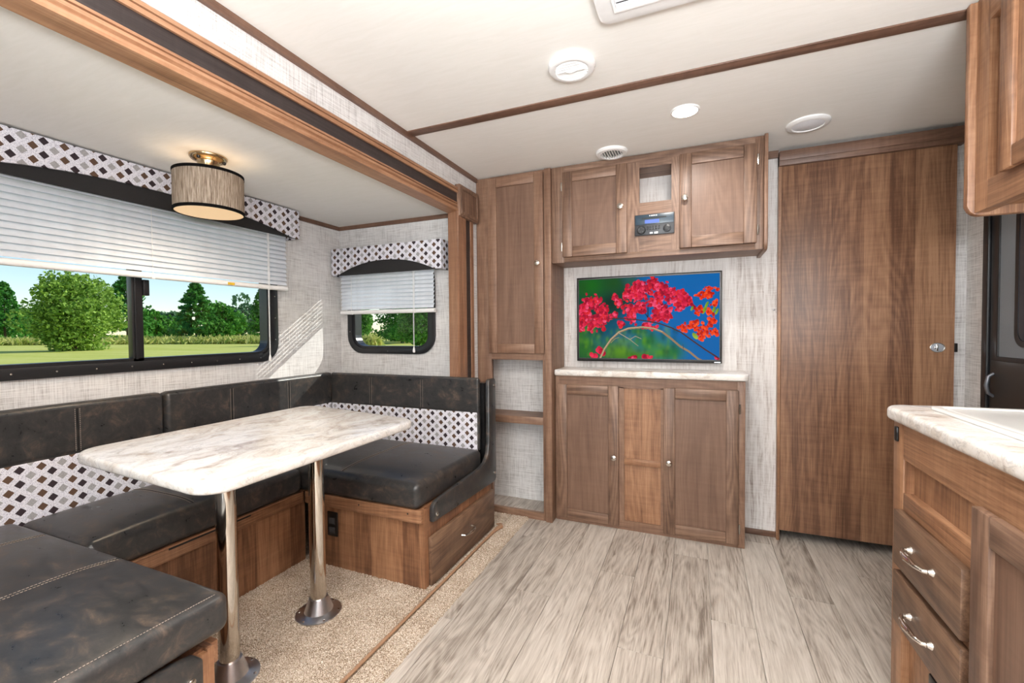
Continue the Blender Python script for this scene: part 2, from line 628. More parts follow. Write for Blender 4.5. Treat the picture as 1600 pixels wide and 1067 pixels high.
def blind_mat():
    m, nt, b = new('white_blind_slat', lin(236, 238, 242), 0.4)
    n = noise(nt, coord(nt), 30.0, 2)
    col = ramp(nt, n, [(0.3, lin(224, 230, 238)), (0.7, lin(232, 238, 246))])
    nt.links.new(col, b.inputs['Base Color'])
    tr = nd(nt, 'BsdfTranslucent', {0: col})
    mx = nd(nt, 'MixShader', {0: 0.2, 1: b.outputs[0], 2: tr.outputs[0]})
    nt.links.new(mx.outputs[0], nt.nodes['Material Output'].inputs[0])
    return m


M['slat'] = blind_mat()


def glass_mat():
    m, nt, b = new('window_glass')
    gl = nd(nt, 'BsdfGlossy', {'Color': (1, 1, 1, 1), 'Roughness': 0.02})
    tp = nd(nt, 'BsdfTransparent', {'Color': (0.97, 0.985, 0.98, 1)})
    fr = nd(nt, 'Fresnel', {'IOR': 1.15})
    mx = nd(nt, 'MixShader', {0: fr.outputs[0], 1: tp.outputs[0], 2: gl.outputs[0]})
    nt.links.new(mx.outputs[0], nt.nodes['Material Output'].inputs[0])
    return m


M['glass'] = glass_mat()


def leaf_mat(name, dark, light):
    m, nt, b = new(name, rough=0.6, spec=0.2)
    n = noise(nt, coord(nt, 30), 0.9, 4, 0.65)
    n2 = nd(nt, 'TexWhiteNoise', {'Vector': nd(nt, 'NewGeometry').outputs['True Normal']}, noise_dimensions='3D').outputs[0]
    k = math_(nt, 'ADD', math_(nt, 'MULTIPLY', n, 0.55), math_(nt, 'MULTIPLY', n2, 0.45))
    col = ramp(nt, k, [(0.3, dark), (0.7, light)])
    nt.links.new(col, b.inputs['Base Color'])
    tr = nd(nt, 'BsdfTranslucent', {0: col})
    mx = nd(nt, 'MixShader', {0: 0.35, 1: b.outputs[0], 2: tr.outputs[0]})
    nt.links.new(mx.outputs[0], nt.nodes['Material Output'].inputs[0])
    return m


M['leaf'] = leaf_mat('poplar_leaves', lin(92, 130, 40), lin(180, 212, 100))
M['needle'] = leaf_mat('spruce_needles', lin(48, 110, 42), lin(110, 176, 76))
M['leafdark'] = leaf_mat('hedge_leaves', lin(60, 120, 40), lin(114, 174, 66))
M['leafgrey'] = leaf_mat('far_tree_leaves', lin(78, 116, 84), lin(122, 156, 108))
M['tallgrass'] = leaf_mat('tall_meadow_grass', lin(150, 172, 72), lin(236, 226, 142))


def lawn_mat():
    m, nt, b = new('mown_lawn', rough=0.9, spec=0.1)
    v = coord(nt)
    n = noise(nt, scaled(nt, v, (0.05, 0.5, 1)), 1.0, 5, 0.65, 0.5)
    f = noise(nt, v, 3.0, 4, 0.7)
    k = math_(nt, 'ADD', math_(nt, 'MULTIPLY', n, 0.6), math_(nt, 'MULTIPLY', f, 0.4))
    nt.links.new(ramp(nt, k, [(0.32, lin(184, 192, 76)), (0.5, lin(212, 212, 108)), (0.68, lin(228, 222, 140))]), b.inputs['Base Color'])
    return m


M['lawn'] = lawn_mat()
M['black'] = simple('black_window_frame', lin(26, 27, 30), 0.35)
M['blacksatin'] = simple('black_satin_plastic', lin(18, 18, 19), 0.3)
M['liner'] = simple('dark_valance_lining', lin(38, 37, 38), 0.9, bumpy=0.2, nscale=200)
M['white'] = simple('white_plastic', lin(238, 238, 238), 0.35, noise_amt=0.02)
M['whitegrey'] = simple('light_grey_grille', lin(232, 234, 240), 0.6, noise_amt=0.08, nscale=500)
M['darkgap'] = simple('dark_vent_inside', lin(60, 60, 62), 0.8)
M['nickel'] = simple('brushed_nickel', lin(205, 200, 192), 0.24, 1.0, 0.05, 200)
M['chrome'] = simple('polished_chrome', lin(222, 216, 208), 0.07, 1.0, 0.01)
M['castmetal'] = simple('cast_aluminium', lin(206, 208, 214), 0.3, 1.0, 0.05)
M['brass'] = simple('antique_brass', lin(200, 176, 138), 0.2, 1.0, 0.05)
M['trimtape'] = simple('black_shade_band', lin(16, 15, 15), 0.9, spec=0.1)
M['diffuser'] = emis('warm_lamp_diffuser', (1.0, 0.66, 0.36, 1), 0.40)
M['led'] = emis('recessed_led_lens', (1.0, 0.88, 0.70, 1), 6.0)
M['thread'] = simple('tan_thread', lin(176, 162, 150), 0.9)
M['sink'] = simple('white_sink_acrylic', lin(240, 240, 238), 0.2, noise_amt=0.01)
M['screenmesh'] = simple('grey_insect_screen', lin(126, 132, 138), 0.6, noise_amt=0.15, nscale=900)
M['darkglass'] = simple('tinted_door_glass', lin(34, 44, 56), 0.08)
M['doordark'] = simple('dark_door_panel', lin(40, 39, 38), 0.4)
M['bark'] = simple('tree_bark', lin(92, 74, 56), 0.9, noise_amt=0.3, nscale=8)
M['edging'] = simple('brown_carpet_edging', lin(158, 122, 94), 0.7)
M['handlegrey'] = simple('grey_door_handle', lin(120, 124, 132), 0.35, 0.6)
M['ventback'] = simple('vent_shadow_plate', lin(150, 146, 142), 0.8)
M['plain'] = simple('plain_wall_board', lin(170, 165, 160), 0.8)
M['yellow'] = simple('yellow_sticker', lin(214, 176, 40), 0.6)
M['stereo_top'] = simple('stereo_gloss_face', lin(44, 62, 76), 0.3)
M['stereo_low'] = simple('stereo_matte_face', lin(44, 46, 50), 0.4)
M['lcd'] = emis('blue_stereo_display', (0.10, 0.22, 0.9, 1), 0.35)
M['lcd'].node_tree.nodes['Principled BSDF'].inputs['Base Color'].default_value = (0.05, 0.08, 0.3, 1)
M['diffuser'].node_tree.nodes['Principled BSDF'].inputs['Base Color'].default_value = (0.55, 0.42, 0.28, 1)

# ------------------------------------------------------------------ room dimensions (metres)
ZC = 2.01                    # main ceiling
XW, XR = -1.233, 1.13        # inner faces of left and right walls
YB, YF = 2.664, -2.5         # back wall (with the TV) and the wall behind the viewer
XS, YE, ZS = -2.19, 2.287, 1.79   # slide-out: outer wall, end wall, ceiling
YN = -0.06                   # near end of the slide-out
Z0 = 0.015                   # slide-out floor


def S(name, mb, mat, parent=None, label=None, cat=None, **k):
    o = make(name, mb, mat, parent, **k)
    if parent is None:
        tag(o, label, cat, None, 'structure')
    return o


# floor with planks
floor = S('floor', MB().box(XW - 0.1, XR + 0.05, YF - 0.05, YB + 0.4, -0.08, -0.006), M['plain'], label='grey wood-look plank floor of the room', cat='floor')
PW, PL = 0.152, 1.22
full = None
ix = 0
x = 0.050 - 9 * PW
while x < XR:
    y = YF - (ix * 0.47) % PL
    while y < YB + 0.3:
        a0, a1 = max(x, XW), min(x + PW, XR)
        b0, b1 = max(y, YF), min(y + PL, YB + 0.3)
        if a1 - a0 > 0.02 and b1 - b0 > 0.02 and not (b1 < -0.2):
            whole = (a1 - a0 > PW - 1e-6 and b1 - b0 > PL - 1e-6)
            if whole and full is not None:
                again(full, floor, Vector((a0, b0, 0)) - full_at + full.location)
            else:
                o = make('plank', MB().box(a0 + 0.0006, a1 - 0.0006, b0 + 0.0006, b1 - 0.0006, -0.006, 0.0), M['plank'], floor, bevel=0.0009, segs=1)
                if whole:
                    full, full_at = o, Vector((a0, b0, 0))
        y += PL
    x += PW
    ix += 1

ceiling = S('ceiling', MB().box(XW - 0.1, XR + 0.05, YF - 0.05, YB + 0.4, ZC, ZC + 0.06), M['ceiling'], label='cream vinyl main ceiling', cat='ceiling')
ceil2 = S('ceiling_slide', MB().box(XS - 0.05, XW - 0.042, YN - 0.05, YE + 0.05, ZS, ZS + 0.03), M['ceiling'], label='lower cream ceiling over the dinette', cat='ceiling')

wb = MB().box(XW - 0.1, 0.385, YB, YB + 0.05, -0.02, ZC).box(1.085, XR + 0.05, YB, YB + 0.05, -0.02, ZC).box(0.385, 1.085, YB, YB + 0.05, 1.94, ZC)
wall_back = S('wall_back', wb, M['linen'], label='linen-papered back wall behind the television', cat='wall')
make('panel', MB().box(-0.757, 0.2588, YB - 0.004, YB + 0.001, 0.0, ZC), M['barn'], wall_back)
make('panel', MB().box(0.2595, 0.383, YB - 0.003, YB + 0.001, 0.0, ZC), M['barn'], wall_back)
S('wall_light_block', MB().box(0.3, XR + 0.05, YB + 0.34, YB + 0.4, -0.02, ZC).box(0.3, 0.35, YB + 0.05, YB + 0.34, -0.02, ZC).box(XR, XR + 0.05, YB + 0.05, YB + 0.34, -0.02, ZC), M['plain'], label='added plain board blocking light behind the sliding door', cat='wall')  # unseen box added to keep outside light from leaking past the door

wl = MB().box(XW - 0.04, XW, YF, YB, 1.80, ZC).box(XW - 0.04, XW, YE + 0.03, YB, 0, 1.81).box(XW - 0.04, XW, YF, YN - 0.03, 0, 1.81)
wall_left = S('wall_left', wl, M['linen'], label='linen-papered left wall above the slide-out', cat='wall')
wall_right = S('wall_right', MB().box(XR, XR + 0.05, YF, YB + 0.05, -0.02, ZC), M['linen'], label='linen-papered right wall with the entry door', cat='wall')
wall_front = S('wall_front', MB().box(XW - 0.05, XR + 0.05, YF - 0.05, YF, -0.02, ZC), M['linen'], label='linen-papered wall behind the viewer', cat='wall')

# slide-out walls with window openings
W1 = dict(y0=0.595, y1=1.797, z0=0.941, z1=1.70)
W2 = dict(x0=-2.121, x1=-1.452, z0=0.959, z1=1.52)
h = 0.035
ws = MB()
ws.box(XS - 0.04, XS, YN - 0.04, W1['y0'] + h, -0.05, ZS + 0.02).box(XS - 0.04, XS, W1['y1'] - h, YE + 0.04, -0.05, ZS + 0.02)
ws.box(XS - 0.04, XS, W1['y0'] + h, W1['y1'] - h, -0.05, W1['z0'] + h).box(XS - 0.04, XS, W1['y0'] + h, W1['y1'] - h, W1['z1'] - h, ZS + 0.02)
wall_slide = S('wall_slide_side', ws, M['linen'], label='linen-papered dinette wall with the wide window', cat='wall')
we = MB()
we.box(XS, W2['x0'] + h, YE, YE + 0.04, -0.05, ZS + 0.02).box(W2['x1'] - h, XW - 0.03, YE, YE + 0.04, -0.05, ZS + 0.02)
we.box(W2['x0'] + h, W2['x1'] - h, YE, YE + 0.04, -0.05, W2['z0'] + h).box(W2['x0'] + h, W2['x1'] - h, YE, YE + 0.04, W2['z1'] - h, ZS + 0.02)
wall_end = S('wall_slide_end', we, M['linen'], label='linen-papered dinette end wall with the small window', cat='wall')
S('wall_slide_near', MB().box(XS, XW - 0.03, YN - 0.04, YN, -0.05, ZS + 0.02), M['linen'], label='linen-papered near end wall of the dinette', cat='wall')
S('floor_slide', MB().box(XS - 0.04, -1.012, YN, 2.20, -0.055, 0.010).box(XS - 0.04, -1.24, 2.2, YE + 0.02, -0.055, 0.010), M['carpet'], label='low platform floor under the dinette', cat='floor')

# trims
S('trim_1', MB().box(XW, XW + 0.014, YF, 2.400, 1.987, ZC), M['trimY'], label='brown trim along the ceiling above the slide-out', cat='trim')
S('trim_2', MB().box(XW + 0.014, XR, 1.700, 1.752, ZC - 0.005, ZC + 0.001), M['trimX'], label='brown batten running across the main ceiling', cat='trim', bevel=0.002)
S('trim_3', MB().box(XS, XS + 0.01, YN, YE, 1.766, ZS), M['trimY'], label='brown trim above the wide dinette window', cat='trim')
S('trim_4', MB().box(XS + 0.01, XW - 0.03, YE - 0.01, YE, 1.766, ZS), M['trimX'], label='brown trim above the small end window', cat='trim')
S('trim_5', MB().box(XR - 0.014, XR, YF, YB, 1.987, ZC), M['trimY'], label='brown trim on top of the right wall', cat='trim')
S('trim_6', MB().box(0.302, 0.384, YB - 0.02, YB - 0.003, 1.975, ZC), M['trimX'], label='short brown trim between overhead cabinet and door header', cat='trim')
S('baseboard_back', MB().box(0.222, 0.383, YB - 0.012, YB - 0.003, 0.0, 0.03), M['trimX'], label='short brown baseboard right of the base cabinet', cat='baseboard', bevel=0.002)

# fascia round the slide-out opening
fas = thing('trim_7', 'stepped wood fascia with dark strip framing the slide-out opening', 'trim', (XW, 1.0, 1.75), kind='structure')
XF = XW + 0.03
yA, yB_ = YN - 0.1, 2.16


def beam_prof(pts, y0, y1):
    return MB().prism(pts, 'Y', y0, y1)


make('moulding', beam_prof([(XW, 1.856), (XW + 0.020, 1.856), (XW + 0.022, 1.868), (XW + 0.010, 1.870), (XW + 0.010, 1.873), (XW + 0.019, 1.875), (XW + 0.019, 1.885), (XW + 0.010, 1.893), (XW, 1.893)], yA, yB_), M['fascia'], fas)
make('strip', beam_prof([(XW, 1.800), (XW + 0.012, 1.800), (XW + 0.012, 1.860), (XW, 1.860)], yA, yB_), M['darkstrip'], fas)
make('moulding', beam_prof([(XW - 0.045, 1.752), (XW + 0.020, 1.758), (XW + 0.022, 1.764), (XW + 0.022, 1.772), (XW + 0.010, 1.774), (XW + 0.010, 1.778), (XW + 0.018, 1.784), (XW + 0.018, 1.793), (XW + 0.008, 1.794), (XW + 0.008, 1.797), (XW + 0.016, 1.799), (XW + 0.016, 1.806), (XW, 1.806), (XW - 0.045, 1.80)], yA, yB_), M['fascia'], fas)
make('post_moulding', MB().prism([(XW - 0.045, 2.150), (XW + 0.016, 2.140), (XW + 0.022, 2.150), (XW + 0.022, 2.185), (XW + 0.015, 2.192), (XW + 0.019, 2.205), (XW + 0.019, 2.240), (XW, 2.252), (XW - 0.045, 2.27)], 'Z', Z0, 1.76), M['fasciaZ'], fas)
make('strip', MB().box(XW, XW + 0.010, 2.245, 2.305, 0.0, 1.76), M['darkstrip'], fas)
make('post_moulding', MB().prism([(XW, 2.300), (XW + 0.018, 2.302), (XW + 0.020, 2.325), (XW + 0.012, 2.343), (XW, 2.345)], 'Z', 0.0, 1.76), M['fasciaZ'], fas)
blk = MB()
o_, i_ = [(2.152, 1.735), (2.372, 1.735), (2.372, 1.905), (2.152, 1.905)], [(2.172, 1.755), (2.352, 1.755), (2.352, 1.885), (2.172, 1.885)]
blk.box(XW, XW + 0.032, 2.150, 2.374, 1.733, 1.907)
cb = make('corner_block', blk, M['oakZ'], fas, bevel=0.004)
make('block_moulding', MB().ring([(2.160, 1.743), (2.364, 1.743), (2.364, 1.897), (2.160, 1.897)], [(2.178, 1.761), (2.346, 1.761), (2.346, 1.879), (2.178, 1.879)], 'X', XW + 0.031, XW + 0.038), M['oakZ'], cb, bevel=0.003)

# carpet: real bumpy pile
def pile(name, x0, x1, y0, y1, z, step, amp, label, wavy=False):
    nx, ny = int((x1 - x0) / step) + 1, int((y1 - y0) / step) + 1
    X, Y = np.meshgrid(np.linspace(x0, x1, nx), np.linspace(y0, y1, ny), indexing='ij')
    Z = z + RNG.uniform(-amp, amp, X.shape)
    X = X + RNG.uniform(-step * .3, step * .3, X.shape)
    Y = Y + RNG.uniform(-step * .3, step * .3, Y.shape)
    if wavy:
        X[-1] += RNG.uniform(-0.003, 0.003, ny)
    for a in (0, -1):
        Z[a, :] = z - 0.010
        Z[:, a] = z - 0.010
    vs = np.stack([X, Y, Z], -1).reshape(-1, 3)
    idx = np.arange(nx * ny).reshape(nx, ny)
    fs = np.stack([idx[:-1, :-1], idx[1:, :-1], idx[1:, 1:], idx[:-1, 1:]], -1).reshape(-1, 4)
    mb = MB()
    mb.v = [tuple(p) for p in vs.tolist()]
    mb.f = [tuple(q) for q in fs.tolist()]
    o = make(name, mb, M['carpet'])
    return tag(o, label, 'carpet', None, 'stuff')


pile('carpet', -1.76, -1.018, 0.45, 1.60, Z0 + 0.002, 0.0045, 0.0035, 'beige speckled carpet under the dinette table')
pile('carpet', -1.0085, -0.905, 0.30, 2.398, 0.010, 0.0045, 0.003, 'narrow beige carpet strip along the plank floor edge', True)
pile('carpet', -1.23, -1.010, 2.212, 2.398, 0.010, 0.0045, 0.003, 'small beige carpet patch between bench and tall cabinet')
edge = MB().tube([(-1.013, 0.30, Z0), (-1.013, 1.2, Z0), (-1.012, 2.02, Z0), (-1.012, 2.13, Z0), (-1.006, 2.175, Z0 + 0.002), (-0.998, 2.205, Z0 + 0.003), (-1.012, 2.232, Z0 + 0.002), (-1.036, 2.236, Z0)],
                 [0.0065, 0.0065, 0.0065, 0.009, 0.013, 0.014, 0.011, 0.006], 8, 0.8)
tag(make('carpet_edging', edge, M['edging'], smooth=True), 'brown edging strip along the raised dinette carpet', 'edging')

# ------------------------------------------------------------------ windows
def window_parts(root, axis, rect, pos, into, rc, screws):
    """frame proud of the wall into the room; glass behind it. axis is the wall normal."""
    u0, u1, z0, z1 = rect
    fw = 0.068 if axis == 'X' else 0.06
    o1, i1 = rrect(u0, u1, z0, z1, rc), rrect(u0 + fw * .62, u1 - fw * .62, z0 + fw * .62, z1 - fw * .62, rc * 0.72)
    i2 = rrect(u0 + fw * 0.92, u1 - fw * 0.92, z0 + fw * 0.80, z1 - fw * 0.92, rc * 0.6)
    make('frame', MB().ring(o1, i1, axis, pos - 0.002 * into, pos + 0.014 * into), M['black'], root, bevel=0.002)
    make('inner_frame', MB().ring(rrect(u0 + fw * .5, u1 - fw * .5, z0 + fw * .5, z1 - fw * .5, rc * .8), i2, axis, pos - 0.055 * into, pos + 0.004 * into), M['black'], root)
    for (u, z) in screws:
        c = (pos + 0.014 * into, u, z) if axis == 'X' else (u, pos + 0.014 * into, z)
        make('screw', MB().lathe([(0.0035, 0), (0.0030, 0.0015), (0.0, 0.002)], c, axis, 8, into), M['nickel'], root)
    return fw


r1 = thing('window_1', 'wide black-framed sliding window beside the dinette', 'window', (XS, 1.2, 0.941), kind='structure')
window_parts(r1, 'X', (W1['y0'], W1['y1'], W1['z0'], W1['z1']), XS, 1, 0.10,
             [(0.62 + 0.118 * k, 0.963) for k in range(10)] + [(1.776, 1.06 + 0.12 * k) for k in range(4)])
make('mullion', MB().box(XS - 0.03, XS + 0.004, 1.102, 1.143, W1['z0'] + 0.04, W1['z1'] - 0.04).box(XS - 0.01, XS + 0.010, 1.110, 1.120, W1['z0'] + 0.05, W1['z1'] - 0.04), M['black'], r1, bevel=0.002)
make('latch', MB().box(XS - 0.01, XS + 0.012, 1.143, 1.166, 1.262, 1.330), M['black'], r1, bevel=0.003)
make('pane', MB().box(XS - 0.028, XS - 0.024, W1['y0'] + 0.045, 1.110, W1['z0'] + 0.04, W1['z1'] - 0.045), M['glass'], r1)
make('pane', MB().box(XS - 0.020, XS - 0.016, 1.132, W1['y1'] - 0.045, W1['z0'] + 0.04, W1['z1'] - 0.045), M['glass'], r1)

r2 = thing('window_2', 'small black-framed window in the dinette end wall', 'window', (-1.786, YE, 0.959), kind='structure')
window_parts(r2, 'Y', (W2['x0'], W2['x1'], W2['z0'], W2['z1']), YE, -1, 0.115, [(-2.10, 1.10), (-1.80, 0.975)])
make('pane', MB().box(W2['x0'] + 0.045, W2['x1'] - 0.045, YE + 0.020, YE + 0.024, W2['z0'] + 0.035, W2['z1'] - 0.045), M['glass'], r2)


def blind(name, label, axis, pos, into, u0, u1, z_bot, z_top, ladders, cord_u, cord_z):
    mid = (u0 + u1) / 2
    loc = (pos, mid, z_bot) if axis == 'X' else (mid, pos, z_bot)
    root = thing(name, label, 'blind', loc, 'window blinds')

    def bar(uu0, uu1, prof):
        """prof: (distance into room, z) cross-section, along the window"""
        if axis == 'X':
            return MB().prism([(pos + d * into, z) for d, z in prof], 'Y', uu0, uu1)
        return MB().prism([(pos + d * into, z) for d, z in prof], 'X', uu0, uu1) if False else \
            MB().add([(uu0, pos + d * into, z) for d, z in prof] + [(uu1, pos + d * into, z) for d, z in prof],
                     [tuple(range(len(prof)))[::-1], tuple(range(len(prof), 2 * len(prof)))] +
                     [(i, (i + 1) % len(prof), len(prof) + (i + 1) % len(prof), len(prof) + i) for i in range(len(prof))])
    pitch = 0.0240
    n = int((z_top - z_bot - 0.035) / pitch)
    proto = None
    for k in range(n):
        zc = z_bot + 0.043 + k * pitch
        prof = []
        arc = []
        for t in np.linspace(-1, 1, 5):
            s_ = t * 0.0150
            bow = 0.0030 * (1 - t * t)
            ca, sa = math.cos(math.radians(62)), math.sin(math.radians(62))
            arc.append((-s_ * ca + bow * sa, s_ * sa + bow * ca))
        prof = [(a, zc + b) for a, b in arc] + [(a - 0.0007, zc + b - 0.0003) for a, b in arc[::-1]]
        if proto is None:
            proto = make('slat', bar(u0, u1, prof), M['slat'], root, smooth=True)
        else:
            again(proto, root, (0, 0, k * pitch))
    rp = [(0.011 * math.cos(t), z_bot + 0.013 + 0.013 * math.sin(t)) for t in np.linspace(0, 2 * math.pi, 13)[:-1]]
    rail = make('bottom_rail', bar(u0 - 0.006, u1 + 0.006, rp), M['white'], root, smooth=True)
    make('head_rail', bar(u0, u1, [(-0.015, z_top - 0.03), (0.015, z_top - 0.03), (0.015, z_top), (-0.015, z_top)]), M['white'], root)

    def at(u, z, d):
        return (pos + d * into, u, z) if axis == 'X' else (u, pos + d * into, z)
    for u in ladders:
        make('ladder_cord', MB().tube([at(u, z_bot + 0.012, 0.0135), at(u, z_top - 0.02, 0.0115)], 0.0011, 5), M['white'], root)
        make('cord_clip', MB().tube([at(u - 0.006, z_bot + 0.004, 0.010), at(u + 0.006, z_bot + 0.004, 0.010)], 0.006, 6), M['white'], rail)
    cord = make('pull_cord', MB().tube([at(cord_u, z_top - 0.02, 0.016), at(cord_u, cord_z + 0.03, 0.016)], 0.0012, 5).tube(
        [at(cord_u + 0.006, z_top - 0.02, 0.016), at(cord_u + 0.004, cord_z + 0.03, 0.016)], 0.0012, 5), M['white'], root)
    make('tassel', MB().lathe([(0.003, 0.034), (0.006, 0.024), (0.008, 0.008), (0.006, 0.0)], at(cord_u + 0.002, cord_z, 0.016), 'Z', 10), M['white'], cord, smooth=True)
    return root, rail


b1, rail1 = blind('window_blind', 'wide white slatted blind half lowered over the dinette window', 'X', XS + 0.055, 1, 0.575, 1.818, 1.331, 1.72, (0.69, 1.15, 1.705), 1.693, 0.945)
make('sticker', MB().box(XS + 0.0645, XS + 0.0660, 1.475, 1.510, 1.336, 1.348), M['yellow'], rail1)
blind('window_blind', 'small white slatted blind half lowered over the end window', 'Y', YE - 0.050, -1, -2.130, -1.430, 1.210, 1.53, (-2.04, -1.56), -1.567, 0.972)


def valance(name, label, axis, pos, into, u0, u1, zt, zb, rise, depth, power):
    """fabric front board with an arched lower edge, returns at both ends, dark lining behind"""
    mid = (u0 + u1) / 2
    loc = (pos, mid, zb) if axis == 'X' else (mid, pos, zb)
    root = thing(name, label, 'valance', loc, 'fabric window valances')
    e = 0.045
    n = 22
    arch = [(u0, zb), (u0 + e, zb + 0.002)] + [(u, zb + rise * (1 - abs((u - mid) / ((u1 - u0) / 2 - e)) ** power)) for u in np.linspace(u0 + e, u1 - e, n)][1:-1] + [(u1 - e, zb + 0.002), (u1, zb)]
    outline = arch + [(u1, zt), (u0, zt)]
    f0, f1 = pos + into * depth, pos + into * (depth - 0.012)
    make('front', MB().prism(outline, axis, f0, f1), M['diamond'], root, bevel=0.003)
    for (a, b) in ((u0, u0 + 0.012), (u1 - 0.012, u1)):
        mb = MB()
        if axis == 'X':
            mb.box(pos, f1, a, b, zb, zt)
        else:
            mb.box(a, b, pos, f1, zb, zt)
        make('return', mb, M['diamond'], root, bevel=0.002)
    l0, l1 = pos + into * (depth - 0.013), pos + into * (depth - 0.019)
    mb = MB()
    if axis == 'X':
        mb.box(l0, l1, u0 + 0.013, u1 - 0.013, zb + 0.001, zt - 0.004)
        mb.box(pos, l1, u0 + 0.013, u1 - 0.013, zt - 0.012, zt - 0.004)
    else:
        mb.box(u0 + 0.013, u1 - 0.013, l0, l1, zb + 0.001, zt - 0.004)
        mb.box(u0 + 0.013, u1 - 0.013, pos, l1, zt - 0.012, zt - 0.004)
    make('lining', mb, M['liner'], root)
    return root


valance('valance', 'long diamond-print fabric valance over the wide dinette window', 'X', XS, 1, 0.515, 1.873, 1.783, 1.627, 0.07, 0.105, 2.6)
valance('valance', 'short diamond-print fabric valance over the small end window', 'Y', YE, -1, -2.172, -1.350, 1.628, 1.458, 0.078, 0.095, 2.2)

# ------------------------------------------------------------------ dinette
YFB, YNB = 1.545, 0.705        # box fronts of far and near bench
XE = -1.05                     # free ends of the benches


def stitches(mb, pts, gap=0.0072, length=0.0046, w=0.0008):
    """short thread dashes spaced evenly along a polyline"""
    pts = [Vector(p) for p in pts]
    acc = [0.0]
    for a, b in zip(pts[:-1], pts[1:]):
        acc.append(acc[-1] + (b - a).length)

    def at(d):
        d = min(max(d, 0), acc[-1])
        k = 0
        while k < len(acc) - 2 and acc[k + 1] < d:
            k += 1
        return pts[k].lerp(pts[k + 1], (d - acc[k]) / max(1e-9, acc[k + 1] - acc[k]))
    n = int(acc[-1] / gap)
    for k in range(n):
        mb.tube([at(k * gap), at(k * gap + length)], w, 4)
    return mb


def seam(parent, pts, off, both=True):
    """double row of stitches either side of a dark groove, along pts, rows offset by +-off"""
    off = Vector(off)
    g = MB().tube(pts, 0.0016, 5)
    make('seam', g, M['blacksatin'], parent)
    mb = MB()
    for s in ((-1, 1) if both else (1,)):
        stitches(mb, [Vector(p) + off * s for p in pts])
    make('stitching', mb, M['thread'], parent)


def bench_end(far):
    """benches are mirror images about Y = 1.125"""
    mir = (lambda y: y) if far else (lambda y: 2.23 - y)
    XE = -1.050 if far else -1.068
    lab = 'far wooden dinette bench with a drawer and black outlet' if far else 'near wooden dinette bench at the bottom left corner'
    root = thing('dinette_bench', lab, 'bench', (-1.5, mir(1.85), Z0), 'dinette benches')
    yb = mir(YFB)
    yk = mir(2.213)
    sg = 1 if far else -1

    def B(mb, x0, x1, y0, y1, z0, z1):
        return mb.box(x0, x1, mir(y0), mir(y1), z0, z1)
    make('front_panel', B(MB(), -1.70, XE, YFB, YFB + 0.015, Z0, 0.3525), M['benchwoodX'], root)
    make('end_panel', B(MB(), XE - 0.015, XE, YFB + 0.015, 2.205, Z0, 0.345), M['benchwoodY'], root)
    make('seat_board', B(MB(), XS + 0.002, XE - 0.0155, YFB + 0.016, 2.149, 0.338, 0.352), M['benchwoodX'], root)
    make('rail', B(MB(), -1.70, XE - (0.004 if far else 0.012), YFB - 0.018, YFB, 0.298, 0.3525), M['warmX'], root, bevel=0.002)
    for sx in (-1.12, -1.38, -1.60):
        make('screw', MB().lathe([(0.004, 0), (0.003, 0.001), (0, 0.0015)], (sx, mir(YFB - 0.018), 0.334), 'Y', 8, -sg), M['blacksatin'], root)
    make('back_board', B(MB(), -1.235, XE - 0.0155, 2.150, 2.204, 0.0 + Z0, 0.815), M['blacksatin'], root)
    # drawer
    d = make('drawer', B(MB(), XE, XE + 0.019, 1.572, 2.195, 0.022, 0.226), M['drawer'], root, bevel=0.003)
    hy, hz = 1.885, 0.128
    pth = [(XE + 0.018, mir(hy - 0.055), hz), (XE + 0.034, mir(hy - 0.052), hz), (XE + 0.043, mir(hy - 0.03), hz), (XE + 0.046, mir(hy), hz),
           (XE + 0.043, mir(hy + 0.03), hz), (XE + 0.034, mir(hy + 0.052), hz), (XE + 0.018, mir(hy + 0.055), hz)]
    make('handle', MB().tube(pth, [0.006, 0.005, 0.0065, 0.0075, 0.0065, 0.005, 0.006], 8), M['nickel'], d, smooth=True)
    # padded vinyl guard that runs under the cushion and up the end of the backrest
    poly = [(1.582, 0.288), (2.205, 0.268), (2.220, 0.285), (2.222, 0.820), (2.212, 0.836), (2.142, 0.838), (2.136, 0.825), (2.132, 0.50), (2.118, 0.44), (2.080, 0.405), (2.02, 0.392), (1.640, 0.376), (1.600, 0.368), (1.582, 0.350)]
    poly = [(mir(y), z) for y, z in poly]
    g = make('guard_panel', MB().prism(poly, 'X', XE, XE + 0.022), M['leather'], root, bevel=0.006)
    for (sy, sz) in ((1.610, 0.315), (2.195, 0.80), (2.195, 0.318)):
        make('snap', MB().lathe([(0.009, 0), (0.0085, 0.004), (0.005, 0.0065), (0.0, 0.007)], (XE + 0.021, mir(sy), sz), 'X', 14, 1), M['nickel'], g, smooth=True)
    if far:
        ou = make('outlet', MB().box(-1.578, -1.518, YFB - 0.006, YFB + 0.001, 0.160, 0.272), M['blacksatin'], root, bevel=0.003)
        for zz in (0.188, 0.232):
            make('socket', MB().box(-1.565, -1.531, YFB - 0.009, YFB - 0.005, zz - 0.015, zz + 0.015), M['darkgap'], ou, bevel=0.002)
    return root


bench_end(True)
bench_end(False)

